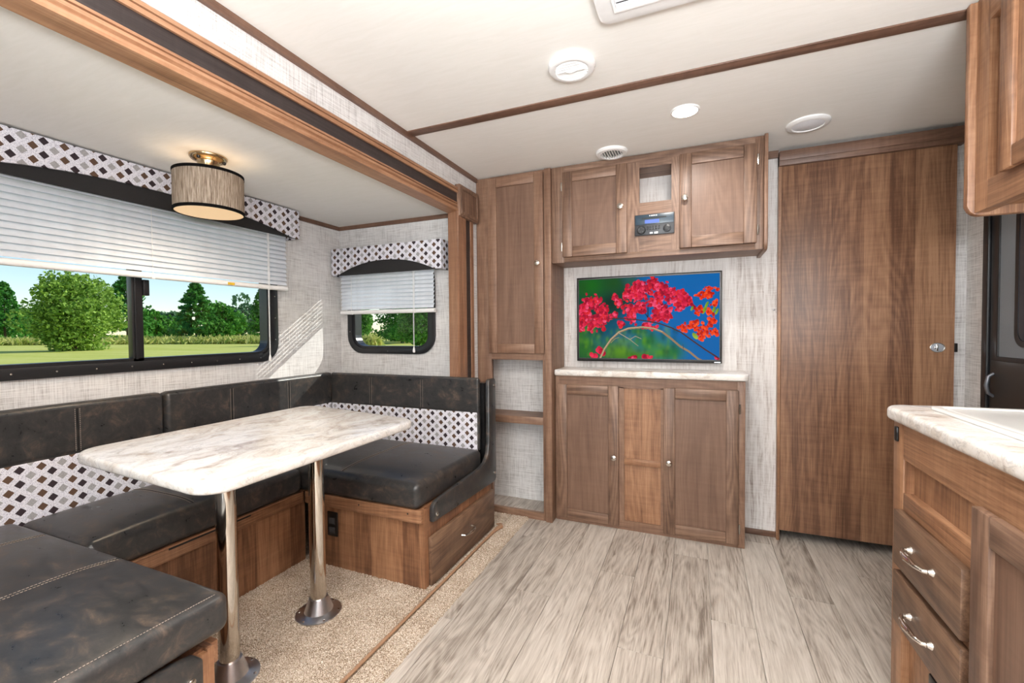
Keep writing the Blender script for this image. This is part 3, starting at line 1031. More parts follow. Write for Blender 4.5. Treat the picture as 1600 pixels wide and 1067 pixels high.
# centre bench under the wide window
cbn = thing('dinette_bench', 'centre wooden dinette bench under the wide window', 'bench', (-1.95, 1.125, Z0), 'dinette benches')
XCB = -1.725
make('front_panel', MB().box(XCB - 0.015, XCB, YNB, YFB + 0.002, Z0, 0.3525), M['benchwoodY'], cbn)
make('seat_board', MB().box(XS + 0.002, XCB - 0.0005, YNB + 0.012, YFB - 0.002, 0.338, 0.352), M['benchwoodY'], cbn)
make('rail', MB().box(XCB, XCB + 0.016, YNB + 0.02, YFB - 0.02, 0.300, 0.345), M['warmY'], cbn, bevel=0.002)
make('rail', MB().box(XCB, XCB + 0.022, YNB + 0.022, YFB - 0.022, 0.3465, 0.3525), M['warmY'], cbn, bevel=0.002)
make('finger_slot', MB().box(XCB + 0.012, XCB + 0.0175, 0.95, 1.26, 0.338, 0.3475), M['blacksatin'], cbn)


def seat(label, x0, x1, y0, y1, seams, edge=None, z0=0.353, zt=0.462):
    root = thing('seat_cushion', label, 'cushion', ((x0 + x1) / 2, (y0 + y1) / 2, z0), 'dinette seat cushions')
    dome = 0.020
    make('cover', MB().soft_box(x0, x1, y0, y1, z0, zt, 0.026, dome, n=18), M['leather'], root, smooth=True, weld=True)

    def top(x, y):
        u, v = (x - (x0 + x1) / 2) / ((x1 - x0) / 2), (y - (y0 + y1) / 2) / ((y1 - y0) / 2)
        return zt + dome * max(0, 1 - u ** 4) * max(0, 1 - v ** 4) + 0.0008
    for axis, c in seams:
        pts = []
        lo, hi = (y0, y1) if axis == 'X' else (x0, x1)
        for t in np.linspace(lo + 0.024, hi - 0.024, 29):
            p = (c, t) if axis == 'X' else (t, c)
            pts.append((p[0], p[1], top(*p)))
        seam(root, pts, (0.006, 0, 0) if axis == 'X' else (0, 0.006, 0))
    if edge:
        mb = MB()
        pts = [(edge, t, top(edge, t) - 0.0016) for t in np.linspace(y0 + 0.03, y1 - 0.022, 29)]
        stitches(mb, pts, 0.0058, 0.0034, 0.0006)
        make('stitching', mb, M['thread'], root)
    return root


seat('far dark vinyl seat cushion in front of the small window', -2.119, -1.066, 1.522, 2.118, [('X', -1.487)])
seat('near dark vinyl seat cushion with stitched edge, bottom left', -2.119, -1.046, 0.115, 0.716, [('X', -1.470), ('X', -1.86)], -1.064, 0.380, 0.474)
seat('middle dark vinyl seat cushion behind the table legs', -2.119, -1.700, 0.720, 1.518, [('Y', 1.045)])


def back_rest(label, axis, u0, u1, front, rear, splits, zs=0.655):
    """black upper roll, diamond fabric lower band; axis is the direction it faces"""
    mid, md = (u0 + u1) / 2, (front + rear) / 2
    loc = (md, mid, 0.45) if axis == 'X' else (mid, md, 0.45)
    root = thing('backrest_cushion', label, 'cushion', loc, 'dinette backrest cushions')
    zb, zt = 0.448, 0.842
    sg = 1 if front > rear else -1

    def sb(d0, d1, a, b, z0, z1, r):
        mb = MB()
        if axis == 'X':
            return mb.soft_box(min(d0, d1), max(d0, d1), a, b, z0, z1, r, n=4)
        return mb.soft_box(a, b, min(d0, d1), max(d0, d1), z0, z1, r, n=4)
    make('cover', sb(front - 0.004 * sg, rear, u0, u1, zb, zt, 0.018), M['leather'], root, smooth=True, weld=True)
    make('upper_roll', sb(front, rear + 0.01 * sg, u0 + 0.001, u1 - 0.001, zs, zt + 0.004, 0.020), M['leather'], root, smooth=True, weld=True)
    end = 0.012
    mb = MB()
    a, b = u0 + 0.004, u1 - end
    if axis == 'X':
        mb.soft_box(front - 0.012, front - 0.001, a, b, zb - 0.004, zs + 0.002, 0.004, n=4)
    else:
        mb.soft_box(a, b, front + 0.001, front + 0.012, zb - 0.004, zs + 0.002, 0.004, n=4)
    make('fabric_panel', mb, M['diamond'], root, smooth=True, weld=True)

    def P(u, z, d):
        return (front + d * sg, u, z) if axis == 'X' else (u, front + d * sg, z)
    for s in splits:
        seam(root, [P(s, zs + 0.012, 0.0004), P(s, zt - 0.016, 0.0004)], (0, 0.007, 0) if axis == 'X' else (0.007, 0, 0))
    mb = MB()
    make('piping', MB().tube([P(u0 + 0.01, zt - 0.002, -0.006), P(u1 - 0.01, zt - 0.002, -0.006)], 0.0022, 6), M['leather'], root, smooth=True)
    return root


back_rest('far backrest cushion, black above diamond fabric, under the small window', 'Y', -2.1215, -1.084, 2.120, YE - 0.002 - 0.135 + 0.0, [-1.81, -1.447])
back_rest('window-side backrest cushion reaching into the dinette corner', 'X', 1.186, 2.140, -2.122, XS + 0.004, [1.480, 1.812])
back_rest('window-side backrest cushion nearest the left picture edge', 'X', 0.250, 1.180, -2.122, XS + 0.004, [0.560, 0.888])

# table
tb = thing('dinette_table', 'marble-pattern dinette table on two chrome pedestal legs', 'table', (-1.36, 1.09, Z0))
TX0, TX1, TY0, TY1 = -1.672, -1.063, 0.672, 1.535
prof = rrect(TX0, TX1, TY0, TY1, 0.075, 7)


def tilt(p):
    k = (p[0] - TX0) / (TX1 - TX0)
    return (p[0], p[1], p[2] + 0.763 - 0.028 * k)


mbt = MB()
mbt.prism(prof, 'Z', -0.030, 0.0)
mbt.map(tilt)
make('tabletop', mbt, M['marbleY'], tb, bevel=0.010, segs=4)
for (ly, lx) in ((0.915, -1.352), (1.265, -1.348)):
    lg = make('leg', MB().lathe([(0.0285, 0.0), (0.0285, 0.705)], (lx, ly, Z0 + 0.015), 'Z', 32), M['chrome'], tb, smooth=True)
    make('top_socket', MB().lathe([(0.031, 0.0), (0.034, 0.03), (0.075, 0.045), (0.075, 0.049)], (lx, ly, 0.668), 'Z', 28), M['castmetal'], lg, smooth=True)
    make('base_flange', MB().lathe([(0.083, 0.0), (0.083, 0.004), (0.062, 0.007), (0.052, 0.012), (0.036, 0.055), (0.034, 0.060), (0.030, 0.060)], (lx, ly, Z0 + 0.003), 'Z', 32), M['castmetal'], lg, smooth=True)
    for k in range(6):
        t = math.radians(30 + 60 * k)
        make('screw', MB().lathe([(0.0055, 0), (0.004, 0.003), (0, 0.0035)], (lx + 0.073 * math.cos(t), ly + 0.073 * math.sin(t), Z0 + 0.007), 'Z', 8), M['chrome'], lg, smooth=True)

# ------------------------------------------------------------------ cabinets on the back wall
def knob(parent, c, axis, sign):
    make('knob', MB().lathe([(0.005, 0), (0.005, 0.008), (0.012, 0.014), (0.0155, 0.019), (0.0145, 0.024), (0.009, 0.027), (0, 0.028)], c, axis, 18, sign), M['nickel'], parent, smooth=True)


def shaker(root, u0, u1, z0, z1, face, out, axis='Y', fw=0.058, mats=('oakZ', 'oakX', 'panel'), knob_at=None, hinges=None, th=0.019, name='door'):
    """framed door; face is the plane it sits on, out the direction (+1/-1) it faces along axis"""
    d = holder(name, root)

    def B(a, b, c, e, d0, d1):
        if axis == 'Y':
            return MB().box(a, b, face + out * d0, face + out * d1, c, e)
        return MB().box(face + out * d0, face + out * d1, a, b, c, e)
    make('panel', B(u0 + fw - 0.006, u1 - fw + 0.006, z0 + fw - 0.006, z1 - fw + 0.006, 0.001, 0.009), M[mats[2]], d)
    for a, b in ((u0, u0 + fw), (u1 - fw, u1)):
        make('stile', B(a, b, z0, z1, 0.001, th), M[mats[0]], d, bevel=0.0035)
    for a, b in ((z0, z0 + fw), (z1 - fw, z1)):
        make('rail', B(u0 + fw + 0.0003, u1 - fw - 0.0003, a, b, 0.001, th - 0.0004), M[mats[1]], d, bevel=0.003)
    if knob_at:
        c = (knob_at[0], face + out * th, knob_at[1]) if axis == 'Y' else (face + out * th, knob_at[0], knob_at[1])
        knob(d, c, axis, out)
    for (hu, hz) in (hinges or []):
        c0 = (hu, face + out * 0.012, hz - 0.024) if axis == 'Y' else (face + out * 0.012, hu, hz - 0.024)
        c1 = (c0[0], c0[1], hz + 0.024)
        c2 = (c0[0], c0[1], hz)
        make('hinge', MB().tube([c0, c2, c1], [0.003, 0.0052, 0.003], 8), M['nickel'], d, smooth=True)
    return d


# tall cabinet
YT = 2.402
tc = thing('tall_cabinet', 'tall brown cabinet with one door above two open cubbies', 'cabinet', (-0.99, 2.53, 0))
make('carcass', MB().box(-1.228, -1.214, YT + 0.019, YB - 0.008, 0, 2.006).box(-0.774, -0.760, YT + 0.019, YB - 0.008, 0, 2.006).box(-1.214, -0.774, YT + 0.019, YB - 0.008, 0.945, 0.960).box(-1.214, -0.774, YT + 0.019, YB - 0.008, 1.99, 2.006), M['frameZ'], tc)
make('cubby_back', MB().box(-1.214, -0.774, 2.590, 2.598, 0.02, 0.945), M['linen'], tc)
make('cubby_floor', MB().box(-1.214, -0.774, YT + 0.019, 2.590, 0.020, 0.036), M['plank'], tc)
make('stile', MB().box(-1.230, -1.137, YT, YT + 0.019, 0, 2.006), M['frameZ'], tc, bevel=0.0015)
make('stile', MB().box(-0.815, -0.796, YT, YT + 0.019, 0, 2.006), M['frameZ'], tc, bevel=0.0015)
make('end_board', MB().box(-0.796, -0.758, YT - 0.014, YT + 0.019, 0, 2.006), M['frameZ'], tc, bevel=0.003)
make('rail', MB().box(-1.137, -0.815, YT, YT + 0.019, 1.975, 2.006), M['frameX'], tc)
make('rail', MB().box(-1.137, -0.815, YT, YT + 0.019, 0.927, 0.985), M['frameX'], tc)
make('rail', MB().box(-1.137, -0.815, YT, YT + 0.019, 0.0, 0.043), M['frameX'], tc)
sh = make('shelf', MB().box(-1.214, -0.774, YT + 0.019, 2.590, 0.578, 0.594), M['frameX'], tc)
make('shelf_edge', MB().box(-1.137, -0.815, YT, YT + 0.019, 0.553, 0.596), M['frameX'], sh, bevel=0.002)
shaker(tc, -1.147, -0.802, 0.966, 1.992, YT, -1, 'Y', 0.055, ('frameZ', 'frameX', 'panel'), knob_at=(-0.832, 1.478))

# overhead cabinet
YO = 2.402
oc = thing('overhead_cabinet', 'brown overhead cabinet with two doors above the television', 'cabinet', (-0.23, 2.53, 1.475))
nx0, nx1, nz0, nz1 = -0.279, -0.122, 1.756, 1.936
car = MB().box(-0.756, -0.30, YO + 0.019, YB - 0.008, 1.480, 2.006).box(-0.10, 0.288, YO + 0.019, YB - 0.008, 1.480, 2.006)
car.box(-0.30, -0.10, YO + 0.019, YB - 0.008, 1.480, 1.745).box(-0.30, -0.10, YO + 0.019, YB - 0.008, 1.945, 2.006)
make('carcass', car, M['frameX'], oc)
make('niche_back', MB().box(-0.30, -0.10, 2.60, 2.606, 1.745, 1.945), M['barn'], oc)
make('stile', MB().box(-0.756, -0.685, YO, YO + 0.019, 1.475, 2.006), M['oakZ'], oc, bevel=0.001)
make('stile', MB().box(0.252, 0.288, YO, YO + 0.019, 1.475, 2.006), M['oakZ'], oc, bevel=0.001)
make('stile', MB().box(-0.345, nx0, YO, YO + 0.019, 1.505, 1.968), M['oakZ'], oc)
make('stile', MB().box(nx1, -0.078, YO, YO + 0.019, 1.505, 1.968), M['oakZ'], oc)
make('rail', MB().box(-0.685, 0.252, YO, YO + 0.019, 1.968, 2.006), M['oakX'], oc)
make('rail', MB().box(-0.685, 0.252, YO, YO + 0.019, 1.475, 1.505), M['oakX'], oc, bevel=0.002)
make('rail', MB().box(nx0, nx1, YO, YO + 0.019, nz1, 1.968), M['oakX'], oc)
make('middle_panel', MB().box(nx0, nx1, YO, YO + 0.019, 1.505, nz0), M['oakX'], oc)
poly = [(YO - 0.022, 2.006), (YB - 0.006, 2.006), (YB - 0.006, 1.468), (YO + 0.012, 1.468), (YO - 0.008, 1.474), (YO - 0.018, 1.486), (YO - 0.022, 1.503)]
make('end_panel', MB().prism(poly, 'X', 0.2885, 0.304), M['frameZ'], oc, bevel=0.002)
shaker(oc, -0.691, -0.340, 1.503, 1.968, YO, -1, 'Y', 0.056, knob_at=(-0.372, 1.742), hinges=[(-0.695, 1.89), (-0.695, 1.56)])
shaker(oc, -0.083, 0.259, 1.505, 1.970, YO, -1, 'Y', 0.056, knob_at=(-0.058, 1.748), hinges=[(0.264, 1.895), (0.264, 1.565)])

# stereo
st = thing('car_stereo', 'black disc-player stereo set into the overhead cabinet', 'stereo', (-0.204, YO, 1.585))
fc = make('faceplate', MB().box(-0.301, -0.107, YO - 0.010, YO, 1.585, 1.692), M['stereo_low'], st, bevel=0.003)
make('top_face', MB().box(-0.298, -0.110, YO - 0.0125, YO - 0.0095, 1.640, 1.689), M['stereo_top'], st, bevel=0.001)
make('disc_slot', MB().box(-0.265, -0.145, YO - 0.0135, YO - 0.012, 1.668, 1.674), M['blacksatin'], st)
make('display', MB().box(-0.250, -0.180, YO - 0.0132, YO - 0.012, 1.645, 1.662), M['lcd'], st)
for k, wd in enumerate((0.004, 0.006, 0.005, 0.004, 0.006)):
    make('logo_letter', MB().box(-0.228 + k * 0.008, -0.228 + k * 0.008 + wd, YO - 0.0133, YO - 0.012, 1.680, 1.6855), M['white'], st)
dl = make('dial', MB().lathe([(0.021, 0), (0.021, 0.004), (0.018, 0.007), (0, 0.007)], (-0.268, YO - 0.010, 1.612), 'Y', 24, -1), M['blacksatin'], st, smooth=True)
for k in range(5):
    t = math.radians(90 + 72 * k)
    make('dial_key', MB().lathe([(0.006, 0), (0.005, 0.002), (0, 0.002)], (-0.268 + 0.011 * math.cos(t), YO - 0.0168, 1.612 + 0.011 * math.sin(t)), 'Y', 10, -1), M['stereo_low'], dl)
dl = make('dial', MB().lathe([(0.019, 0), (0.019, 0.006), (0.014, 0.009), (0, 0.009)], (-0.142, YO - 0.010, 1.612), 'Y', 24, -1), M['stereo_low'], st, smooth=True)
make('dial_cap', MB().lathe([(0.011, 0), (0.010, 0.002), (0, 0.002)], (-0.142, YO - 0.0188, 1.612), 'Y', 18, -1), M['blacksatin'], dl)
for r_ in range(2):
    for k in range(5):
        make('button', MB().box(-0.240 + k * 0.014, -0.230 + k * 0.014, YO - 0.0125, YO - 0.0095, 1.622 - r_ * 0.011, 1.629 - r_ * 0.011), M['blacksatin'], st, bevel=0.0008)
make('port', MB().box(-0.226, -0.212, YO - 0.012, YO - 0.0095, 1.591, 1.598), M['castmetal'], st)
make('port', MB().box(-0.204, -0.186, YO - 0.012, YO - 0.0095, 1.590, 1.599), M['white'], st)

# base cabinet
YBC = 2.458
bc = thing('base_cabinet', 'brown base cabinet with two doors below the television', 'cabinet', (-0.27, 2.55, 0))
make('carcass', MB().box(-0.756, 0.219, YBC + 0.019, YB - 0.008, 0.0, 0.838), M['frameZ'], bc)
make('stile', MB().box(-0.756, -0.735, YBC, YBC + 0.019, 0, 0.838), M['frameZ'], bc)
make('stile', MB().box(-0.400, -0.368, YBC, YBC + 0.019, 0.05, 0.785), M['frameZ'], bc)
make('stile', MB().box(-0.177, -0.155, YBC, YBC + 0.019, 0.05, 0.785), M['frameZ'], bc)
make('stile', MB().box(0.185, 0.221, YBC, YBC + 0.019, 0, 0.838), M['frameZ'], bc, bevel=0.0015)
make('rail', MB().box(-0.735, 0.185, YBC, YBC + 0.019, 0.780, 0.838), M['frameX'], bc)
make('rail', MB().box(-0.735, 0.185, YBC, YBC + 0.019, 0.0, 0.050), M['frameX'], bc)
make('middle_panel', MB().box(-0.370, -0.175, YBC + 0.010, YBC + 0.0185, 0.05, 0.78), M['warmZ'], bc)
make('middle_rail', MB().box(-0.368, -0.177, YBC, YBC + 0.012, 0.360, 0.395), M['warmX'], bc, bevel=0.002)
shaker(bc, -0.741, -0.395, 0.022, 0.790, YBC, -1, 'Y', 0.056, knob_at=(-0.418, 0.400))
shaker(bc, -0.162, 0.191, 0.022, 0.792, YBC, -1, 'Y', 0.056, knob_at=(-0.135, 0.402), hinges=[(0.196, 0.70), (0.196, 0.10)])
ct = MB()
pts = [(-0.756, YB - 0.006), (-0.756, 2.430)] + [(0.200 + 0.038 * math.sin(t), 2.468 - 0.038 * math.cos(t)) for t in np.linspace(0, math.pi / 2, 7)] + [(0.238, YB - 0.006)]
ct.prism(pts, 'Z', 0.8395, 0.874)
tag(make('countertop', ct, M['marbleX'], bevel=0.008, segs=3), 'narrow marble-pattern counter on the base cabinet under the television', 'countertop')

# television
tv = thing('television', 'flat television on the wall showing red bougainvillea flowers', 'television', (-0.272, 2.63, 0.912))
tx0, tx1, tz0, tz1, ty = -0.667, 0.122, 0.913, 1.409, 2.612
make('housing', MB().box(tx0, tx1, ty + 0.004, ty + 0.030, tz0, tz1), M['blacksatin'], tv, bevel=0.003)
make('bezel', MB().ring([(tx0, tz0), (tx1, tz0), (tx1, tz1), (tx0, tz1)], [(tx0 + 0.012, tz0 + 0.019), (tx1 - 0.012, tz0 + 0.019), (tx1 - 0.012, tz1 - 0.013), (tx0 + 0.012, tz1 - 0.013)], 'Y', ty, ty + 0.005), M['blacksatin'], tv, bevel=0.001)
make('wall_bracket', MB().box(-0.40, -0.15, ty + 0.030, YB - 0.003, 1.08, 1.25), M['blacksatin'], tv)
make('sensor', MB().box(0.085, 0.115, ty - 0.0012, ty + 0.001, tz0 + 0.003, tz0 + 0.008), M['castmetal'], tv)


def picture(nw=440, nh=250):
    """flat flower picture, computed on a grid"""
    asp = nw / nh
    U, V = np.meshgrid(np.linspace(0, 1, nw), np.linspace(0, 1, nh), indexing='xy')
    img = np.zeros((nh, nw, 3))
    r = np.random.default_rng(11)

    def L(*c):
        return np.array(lin(*c)[:3])

    def blob(u, v, su, sv, col, a=1.0):
        w = a * np.exp(-(((U - u) / su) ** 2 + ((V - v) / sv) ** 2))
        img[:] = img * (1 - w[..., None]) + L(*col) * w[..., None]
    img[:] = L(0, 96, 168)
    t = np.clip((0.52 - U + 0.10 * np.sin(V * 7)) * 4, 0, 1)[..., None]
    img[:] = img * (1 - t) + L(2, 58, 52) * t
    for a in ((0.1, 0.08, 0.14, 0.16, (14, 98, 10)), (0.27, 0.06, 0.1, 0.14, (20, 74, 24)), (0.4, 0.05, 0.05, 0.1, (40, 84, 70)), (0.25, 0.3, .06, .1, (4, 40, 30)), (0.3, 0.62, 0.12, 0.1, (0, 74, 96)),
              (0.15, 0.8, 0.12, 0.13, (0, 84, 116)), (0.05, 0.85, 0.1, 0.2, (40, 104, 22)), (0.32, 0.9, 0.12, 0.12, (88, 140, 22)), (0.52, 0.78, 0.1, 0.14, (36, 112, 30)),
              (0.62, 0.92, 0.12, 0.12, (64, 134, 22)), (0.45, 0.66, 0.06, 0.05, (18, 90, 40)), (0.7, 0.9, 0.06, 0.1, (20, 100, 60)), (0.42, 0.95, 0.1, 0.06, (70, 120, 16)), (0.03, 0.1, 0.05, 0.1, (20, 80, 20))):
        blob(a[0], a[1], a[2], a[3], a[4], 0.95)
    for _ in range(160):
        u, v = r.uniform(0, .72), r.uniform(0.62, 1)
        blob(u, v, r.uniform(.008, .02), r.uniform(.02, .06), [(60, 130, 20), (16, 84, 30), (100, 150, 30), (0, 60, 50)][r.integers(4)], 0.35)

    def ell(u, v, a, b, ang, c0, c1):
        x = (U - u) * asp
        y = V - v
        ca, sa = math.cos(ang), math.sin(ang)
        p, q = (x * ca + y * sa) / a, (-x * sa + y * ca) / b
        d = p * p + q * q
        m = d < 1
        k = np.clip(0.5 + 0.5 * (p * .7 + q * .4), 0, 1)[..., None]
        col = c0 * (1 - k) + c1 * k
        img[m] = col[m]

    def stroke(pts, w0, w1, col):
        pts = np.array(pts, float)
        for i in range(len(pts) - 1):
            for s in np.linspace(0, 1, 40):
                p = pts[i] * (1 - s) + pts[i + 1] * s
                f = (i + s) / (len(pts) - 1)
                w = w0 * (1 - f) + w1 * f
                m = ((U - p[0]) * asp) ** 2 + (V - p[1]) ** 2 < w * w
                img[m] = L(*col)
    stroke([(.52, .5), (.52, .38), (.55, .25), (.6, .16)], .006, .004, (30, 40, 40))
    stroke([(.52, .5), (.47, .36), (.42, .3)], .006, .003, (40, 30, 40))
    stroke([(.56, .5), (.62, .36), (.68, .3)], .005, .003, (50, 30, 40))
    pinks = [((176, 8, 44), (236, 44, 84)), ((196, 16, 44), (244, 60, 96)), ((140, 0, 34), (206, 20, 60)), ((214, 30, 84), (250, 96, 130)), ((190, 12, 24), (236, 46, 56)), ((120, 0, 34), (180, 10, 50)), ((150, 0, 30), (214, 24, 50))]
    oranges = [((196, 20, 0), (250, 70, 20)), ((220, 40, 10), (255, 100, 40)), ((150, 10, 0), (210, 34, 10))]

    def cluster(pts, n, su, sv, size, pal):
        for _ in range(n):
            c = pts[r.integers(len(pts))]
            a, b = pal[r.integers(len(pal))]
            s = size * r.uniform(.6, 1.2)
            ell(c[0] + r.normal(0, su), c[1] + r.normal(0, sv), s, s * r.uniform(.55, .95), r.uniform(0, 3.14), L(*a), L(*b))
    cluster([(.03, .4), (.08, .3), (.13, .3), (.18, .38), (.06, .48), (.14, .5), (.18, .52), (.1, .58), (.02, .58), (.2, .46)], 380, .020, .040, .027, pinks)
    cluster([(.28, .25), (.31, .31)], 40, .015, .025, .024, pinks)
    cluster([(.275, .45)], 12, .009, .014, .024, pinks)
    cluster([(.32, .58), (.335, .565)], 12, .009, .014, .024, pinks)
    cluster([(.38, .2), (.43, .16), (.47, .12), (.54, .08), (.58, .12), (.5, .2), (.44, .24), (.62, .16), (.67, .2), (.61, .24), (.7, .28), (.75, .26), (.79, .32), (.73, .36), (.38, .37), (.42, .4), (.47, .38), (.6, .4), (.58, .48), (.65, .46), (.56, .32), (.4, .47)], 760, .019, .031, .027, pinks)
    cluster([(.53, .6), (.56, .61), (.5, .6)], 30, .013, .02, .024, pinks)
    cluster([(.42, .53), (.64, .52)], 20, .012, .02, .022, pinks)
    cluster([(.92, .18), (.93, .25), (.9, .24)], 60, .011, .021, .021, oranges)
    cluster([(.985, .19), (.855, .25), (.98, .33), (.97, .36)], 34, .008, .014, .017, oranges)
    for (u, v, s, g) in ((.9, .42, .05, 0), (.915, .36, .04, 1), (.96, .42, .04, 0), (.82, .4, .03, 1), (.98, .44, .04, 0)):
        ell(u, v, s, s * .4, 2.0, L(80, 120, 30), L(140, 176, 40))
    cluster([(.76, .64), (.8, .6), (.84, .58), (.86, .66), (.9, .64), (.92, .7), (.88, .74), (.95, .56), (.97, .68), (.86, .42), (.93, .43)], 220, .013, .024, .021, oranges)
    ell(.84, .72, .045, .024, 0.9, L(110, 140, 30), L(168, 196, 60))
    cluster([(.16, .9), (.19, .93), (.12, .97)], 16, .012, .018, .04, pinks[:3])
    cluster([(.5, .98), (.53, .98), (.41, .99), (.97, .99)], 18, .012, .01, .03, pinks)
    stroke([(.165, 1.0), (.2, .88), (.25, .76), (.31, .67), (.38, .625), (.48, .612), (.56, .63), (.62, .67), (.68, .75), (.74, .84), (.8, .90), (.86, .985), (.88, 1.0)], .013, .011, (150, 122, 92))
    stroke([(.17, .995), (.2, .875), (.25, .755), (.31, .665), (.38, .62), (.48, .607), (.56, .625), (.62, .665)], .005, .004, (196, 170, 136))
    stroke([(.235, .5), (.33, .50), (.44, .52), (.52, .54), (.6, .57), (.68, .62), (.75, .68), (.82, .77), (.9, .87), (.985, .965)], .006, .009, (70, 44, 46))
    stroke([(.31, .68), (.36, .73), (.39, .76), (.43, .72), (.47, .75)], .005, .003, (170, 156, 128))
    stroke([(.39, .76), (.42, .80), (.45, .84)], .004, .003, (160, 150, 120))
    stroke([(.25, .8), (.28, .75), (.31, .735)], .005, .003, (150, 140, 90))
    stroke([(.76, .82), (.765, .9)], .004, .003, (60, 70, 90))
    return np.clip(img, 0, 1)


img = picture()
nh, nw = img.shape[:2]
sx0, sx1, sz0, sz1 = tx0 + 0.009, tx1 - 0.009, tz0 + 0.016, tz1 - 0.010
XX, ZZ = np.meshgrid(np.linspace(sx0, sx1, nw), np.linspace(sz1, sz0, nh), indexing='xy')
smb = MB()
smb.v = np.stack([XX, np.full_like(XX, ty + 0.003), ZZ], -1).reshape(-1, 3).tolist()
ids = np.arange(nw * nh).reshape(nh, nw)
smb.f = np.stack([ids[:-1, :-1], ids[1:, :-1], ids[1:, 1:], ids[:-1, 1:]], -1).reshape(-1, 4).tolist()


def screen_mat():
    m, nt, b = new('television_picture', (0.01, 0.01, 0.01, 1), 0.25)
    a = nd(nt, 'Attribute', attribute_name='picture').outputs['Color']
    nt.links.new(a, b.inputs['Emission Color'])
    b.inputs['Emission Strength'].default_value = 0.70
    b.inputs['Specular IOR Level'].default_value = 0.0
    return m


so = make('screen', smb, screen_mat(), tv)
at_ = so.data.attributes.new('picture', 'FLOAT_COLOR', 'POINT')
at_.data.foreach_set('color', np.concatenate([img.reshape(-1, 3), np.ones((nw * nh, 1))], 1).astype(np.float32).ravel())
tag(so, 'glowing picture of red flowers and a bare branch')

# ------------------------------------------------------------------ sliding door with header
d1 = thing('door_1', 'wood-grain sliding door on the right of the back wall', 'door', (0.74, 2.65, 0.0), kind='structure')
lf = make('leaf', MB().box(0.397, 1.080, 2.634, 2.660, 0.052, 1.935), M['doorwood'], d1, bevel=0.0015)
make('casing', MB().box(0.382, 0.395, 2.628, YB, 0.0, 1.99), M['warmZ'], d1)
hd = make('header', MB().box(0.382, 1.104, 2.612, YB, 1.920, 1.992).box(0.382, 1.104, 2.606, 2.613, 1.944, 1.992), M['trimX'], d1, bevel=0.002)
ell_o = [(1.020 + 0.028 * math.cos(t), 1.004 + 0.0225 * math.sin(t)) for t in np.linspace(0, 2 * math.pi, 33)[:-1]]
ell_i = [(1.020 + 0.024 * math.cos(t), 1.004 + 0.0185 * math.sin(t)) for t in np.linspace(0, 2 * math.pi, 33)[:-1]]
lk = make('pull_ring', MB().ring(ell_o, ell_i, 'Y', 2.6305, 2.634), M['nickel'], lf, bevel=0.0008)
make('pull_cup', MB().prism(ell_i, 'Y', 2.6332, 2.6345), M['castmetal'], lf)
make('pull_lever', MB().box(1.016, 1.022, 2.630, 2.634, 0.988, 1.020).box(1.009, 1.015, 2.631, 2.634, 0.998, 1.010), M['chrome'], lf, bevel=0.001)
make('catch', MB().box(1.082, 1.094, 2.640, YB, 0.984, 1.024), M['blacksatin'], d1, bevel=0.001)
tag(make('door_stop', MB().lathe([(0.006, 0), (0.005, 0.006), (0.0, 0.008)], (0.368, YB - 0.003, 1.195), 'Y', 12, -1), M['castmetal']), 'tiny metal stop on the wall left of the sliding door', 'door stop')

# ------------------------------------------------------------------ entry door on the right wall
d2 = thing('door_2', 'black-framed entry screen door on the right wall', 'door', (XR, 2.1, 0.0), kind='structure')
YD0, YD1 = 1.76, 2.494


def fr(o, i, x0, x1, mat, name, par=d2, **k):
    return make(name, MB().ring(o, i, 'X', x0, x1), M[mat], par, **k)


fr([(YD0, 0.02), (YD1, 0.02), (YD1, 1.90), (YD0, 1.90)], [(YD0 + 0.036, 0.05), (YD1 - 0.036, 0.05), (YD1 - 0.036, 1.865), (YD0 + 0.036, 1.865)], XR - 0.022, XR, 'black', 'outer_frame', bevel=0.003)
fr([(YD0 + 0.042, 0.06), (YD1 - 0.042, 0.06), (YD1 - 0.042, 1.86), (YD0 + 0.042, 1.86)], [(YD0 + 0.092, 0.978), (YD1 - 0.092, 0.978), (YD1 - 0.092, 1.80), (YD0 + 0.092, 1.80)], XR - 0.014, XR - 0.001, 'black', 'screen_frame', bevel=0.003)
make('lower_panel', MB().box(XR - 0.018, XR - 0.006, YD0 + 0.06, YD1 - 0.06, 0.08, 0.960), M['doordark'], d2, bevel=0.002)
make('screen', MB().box(XR - 0.008, XR - 0.006, YD0 + 0.09, YD1 - 0.09, 0.978, 1.80), M['screenmesh'], d2)
wf = fr(rrect(YD0 + 0.17, 2.306, 1.02, 1.72, 0.05), rrect(YD0 + 0.19, 2.286, 1.04, 1.70, 0.04), XR - 0.011, XR - 0.007, 'black', 'window_frame')
make('window_pane', MB().prism(rrect(YD0 + 0.18, 2.296, 1.03, 1.71, 0.04), 'X', XR - 0.0095, XR - 0.0075), M['darkglass'], d2)
make('handle', MB().tube([(XR - 0.017, 2.412, 0.815), (XR - 0.034, 2.412, 0.828), (XR - 0.040, 2.412, 0.860), (XR - 0.034, 2.412, 0.895), (XR - 0.017, 2.412, 0.908)], [0.006, 0.0065, 0.008, 0.0065, 0.006], 10), M['handlegrey'], d2, smooth=True)

# ------------------------------------------------------------------ kitchen (right foreground)
XK = 0.512
YK1 = 1.560
YK0 = -0.90
kc = thing('kitchen_cabinet', 'warm wood kitchen cabinet with drawers at the right edge', 'cabinet', (0.82, 0.35, 0))
make('end_panel', MB().box(XK + 0.020, XR - 0.012, YK1 - 0.016, YK1, 0.0, 0.842), M['warmZ'], kc)
make('carcass', MB().box(XK + 0.034, XR - 0.012, YK0, YK1 - 0.017, 0.02, 0.800), M['warmZ'], kc)


def KB(y0, y1, z0, z1, d0=0.0, d1=0.033):
    return MB().box(XK + d0, XK + d1, y0, y1, z0, z1)


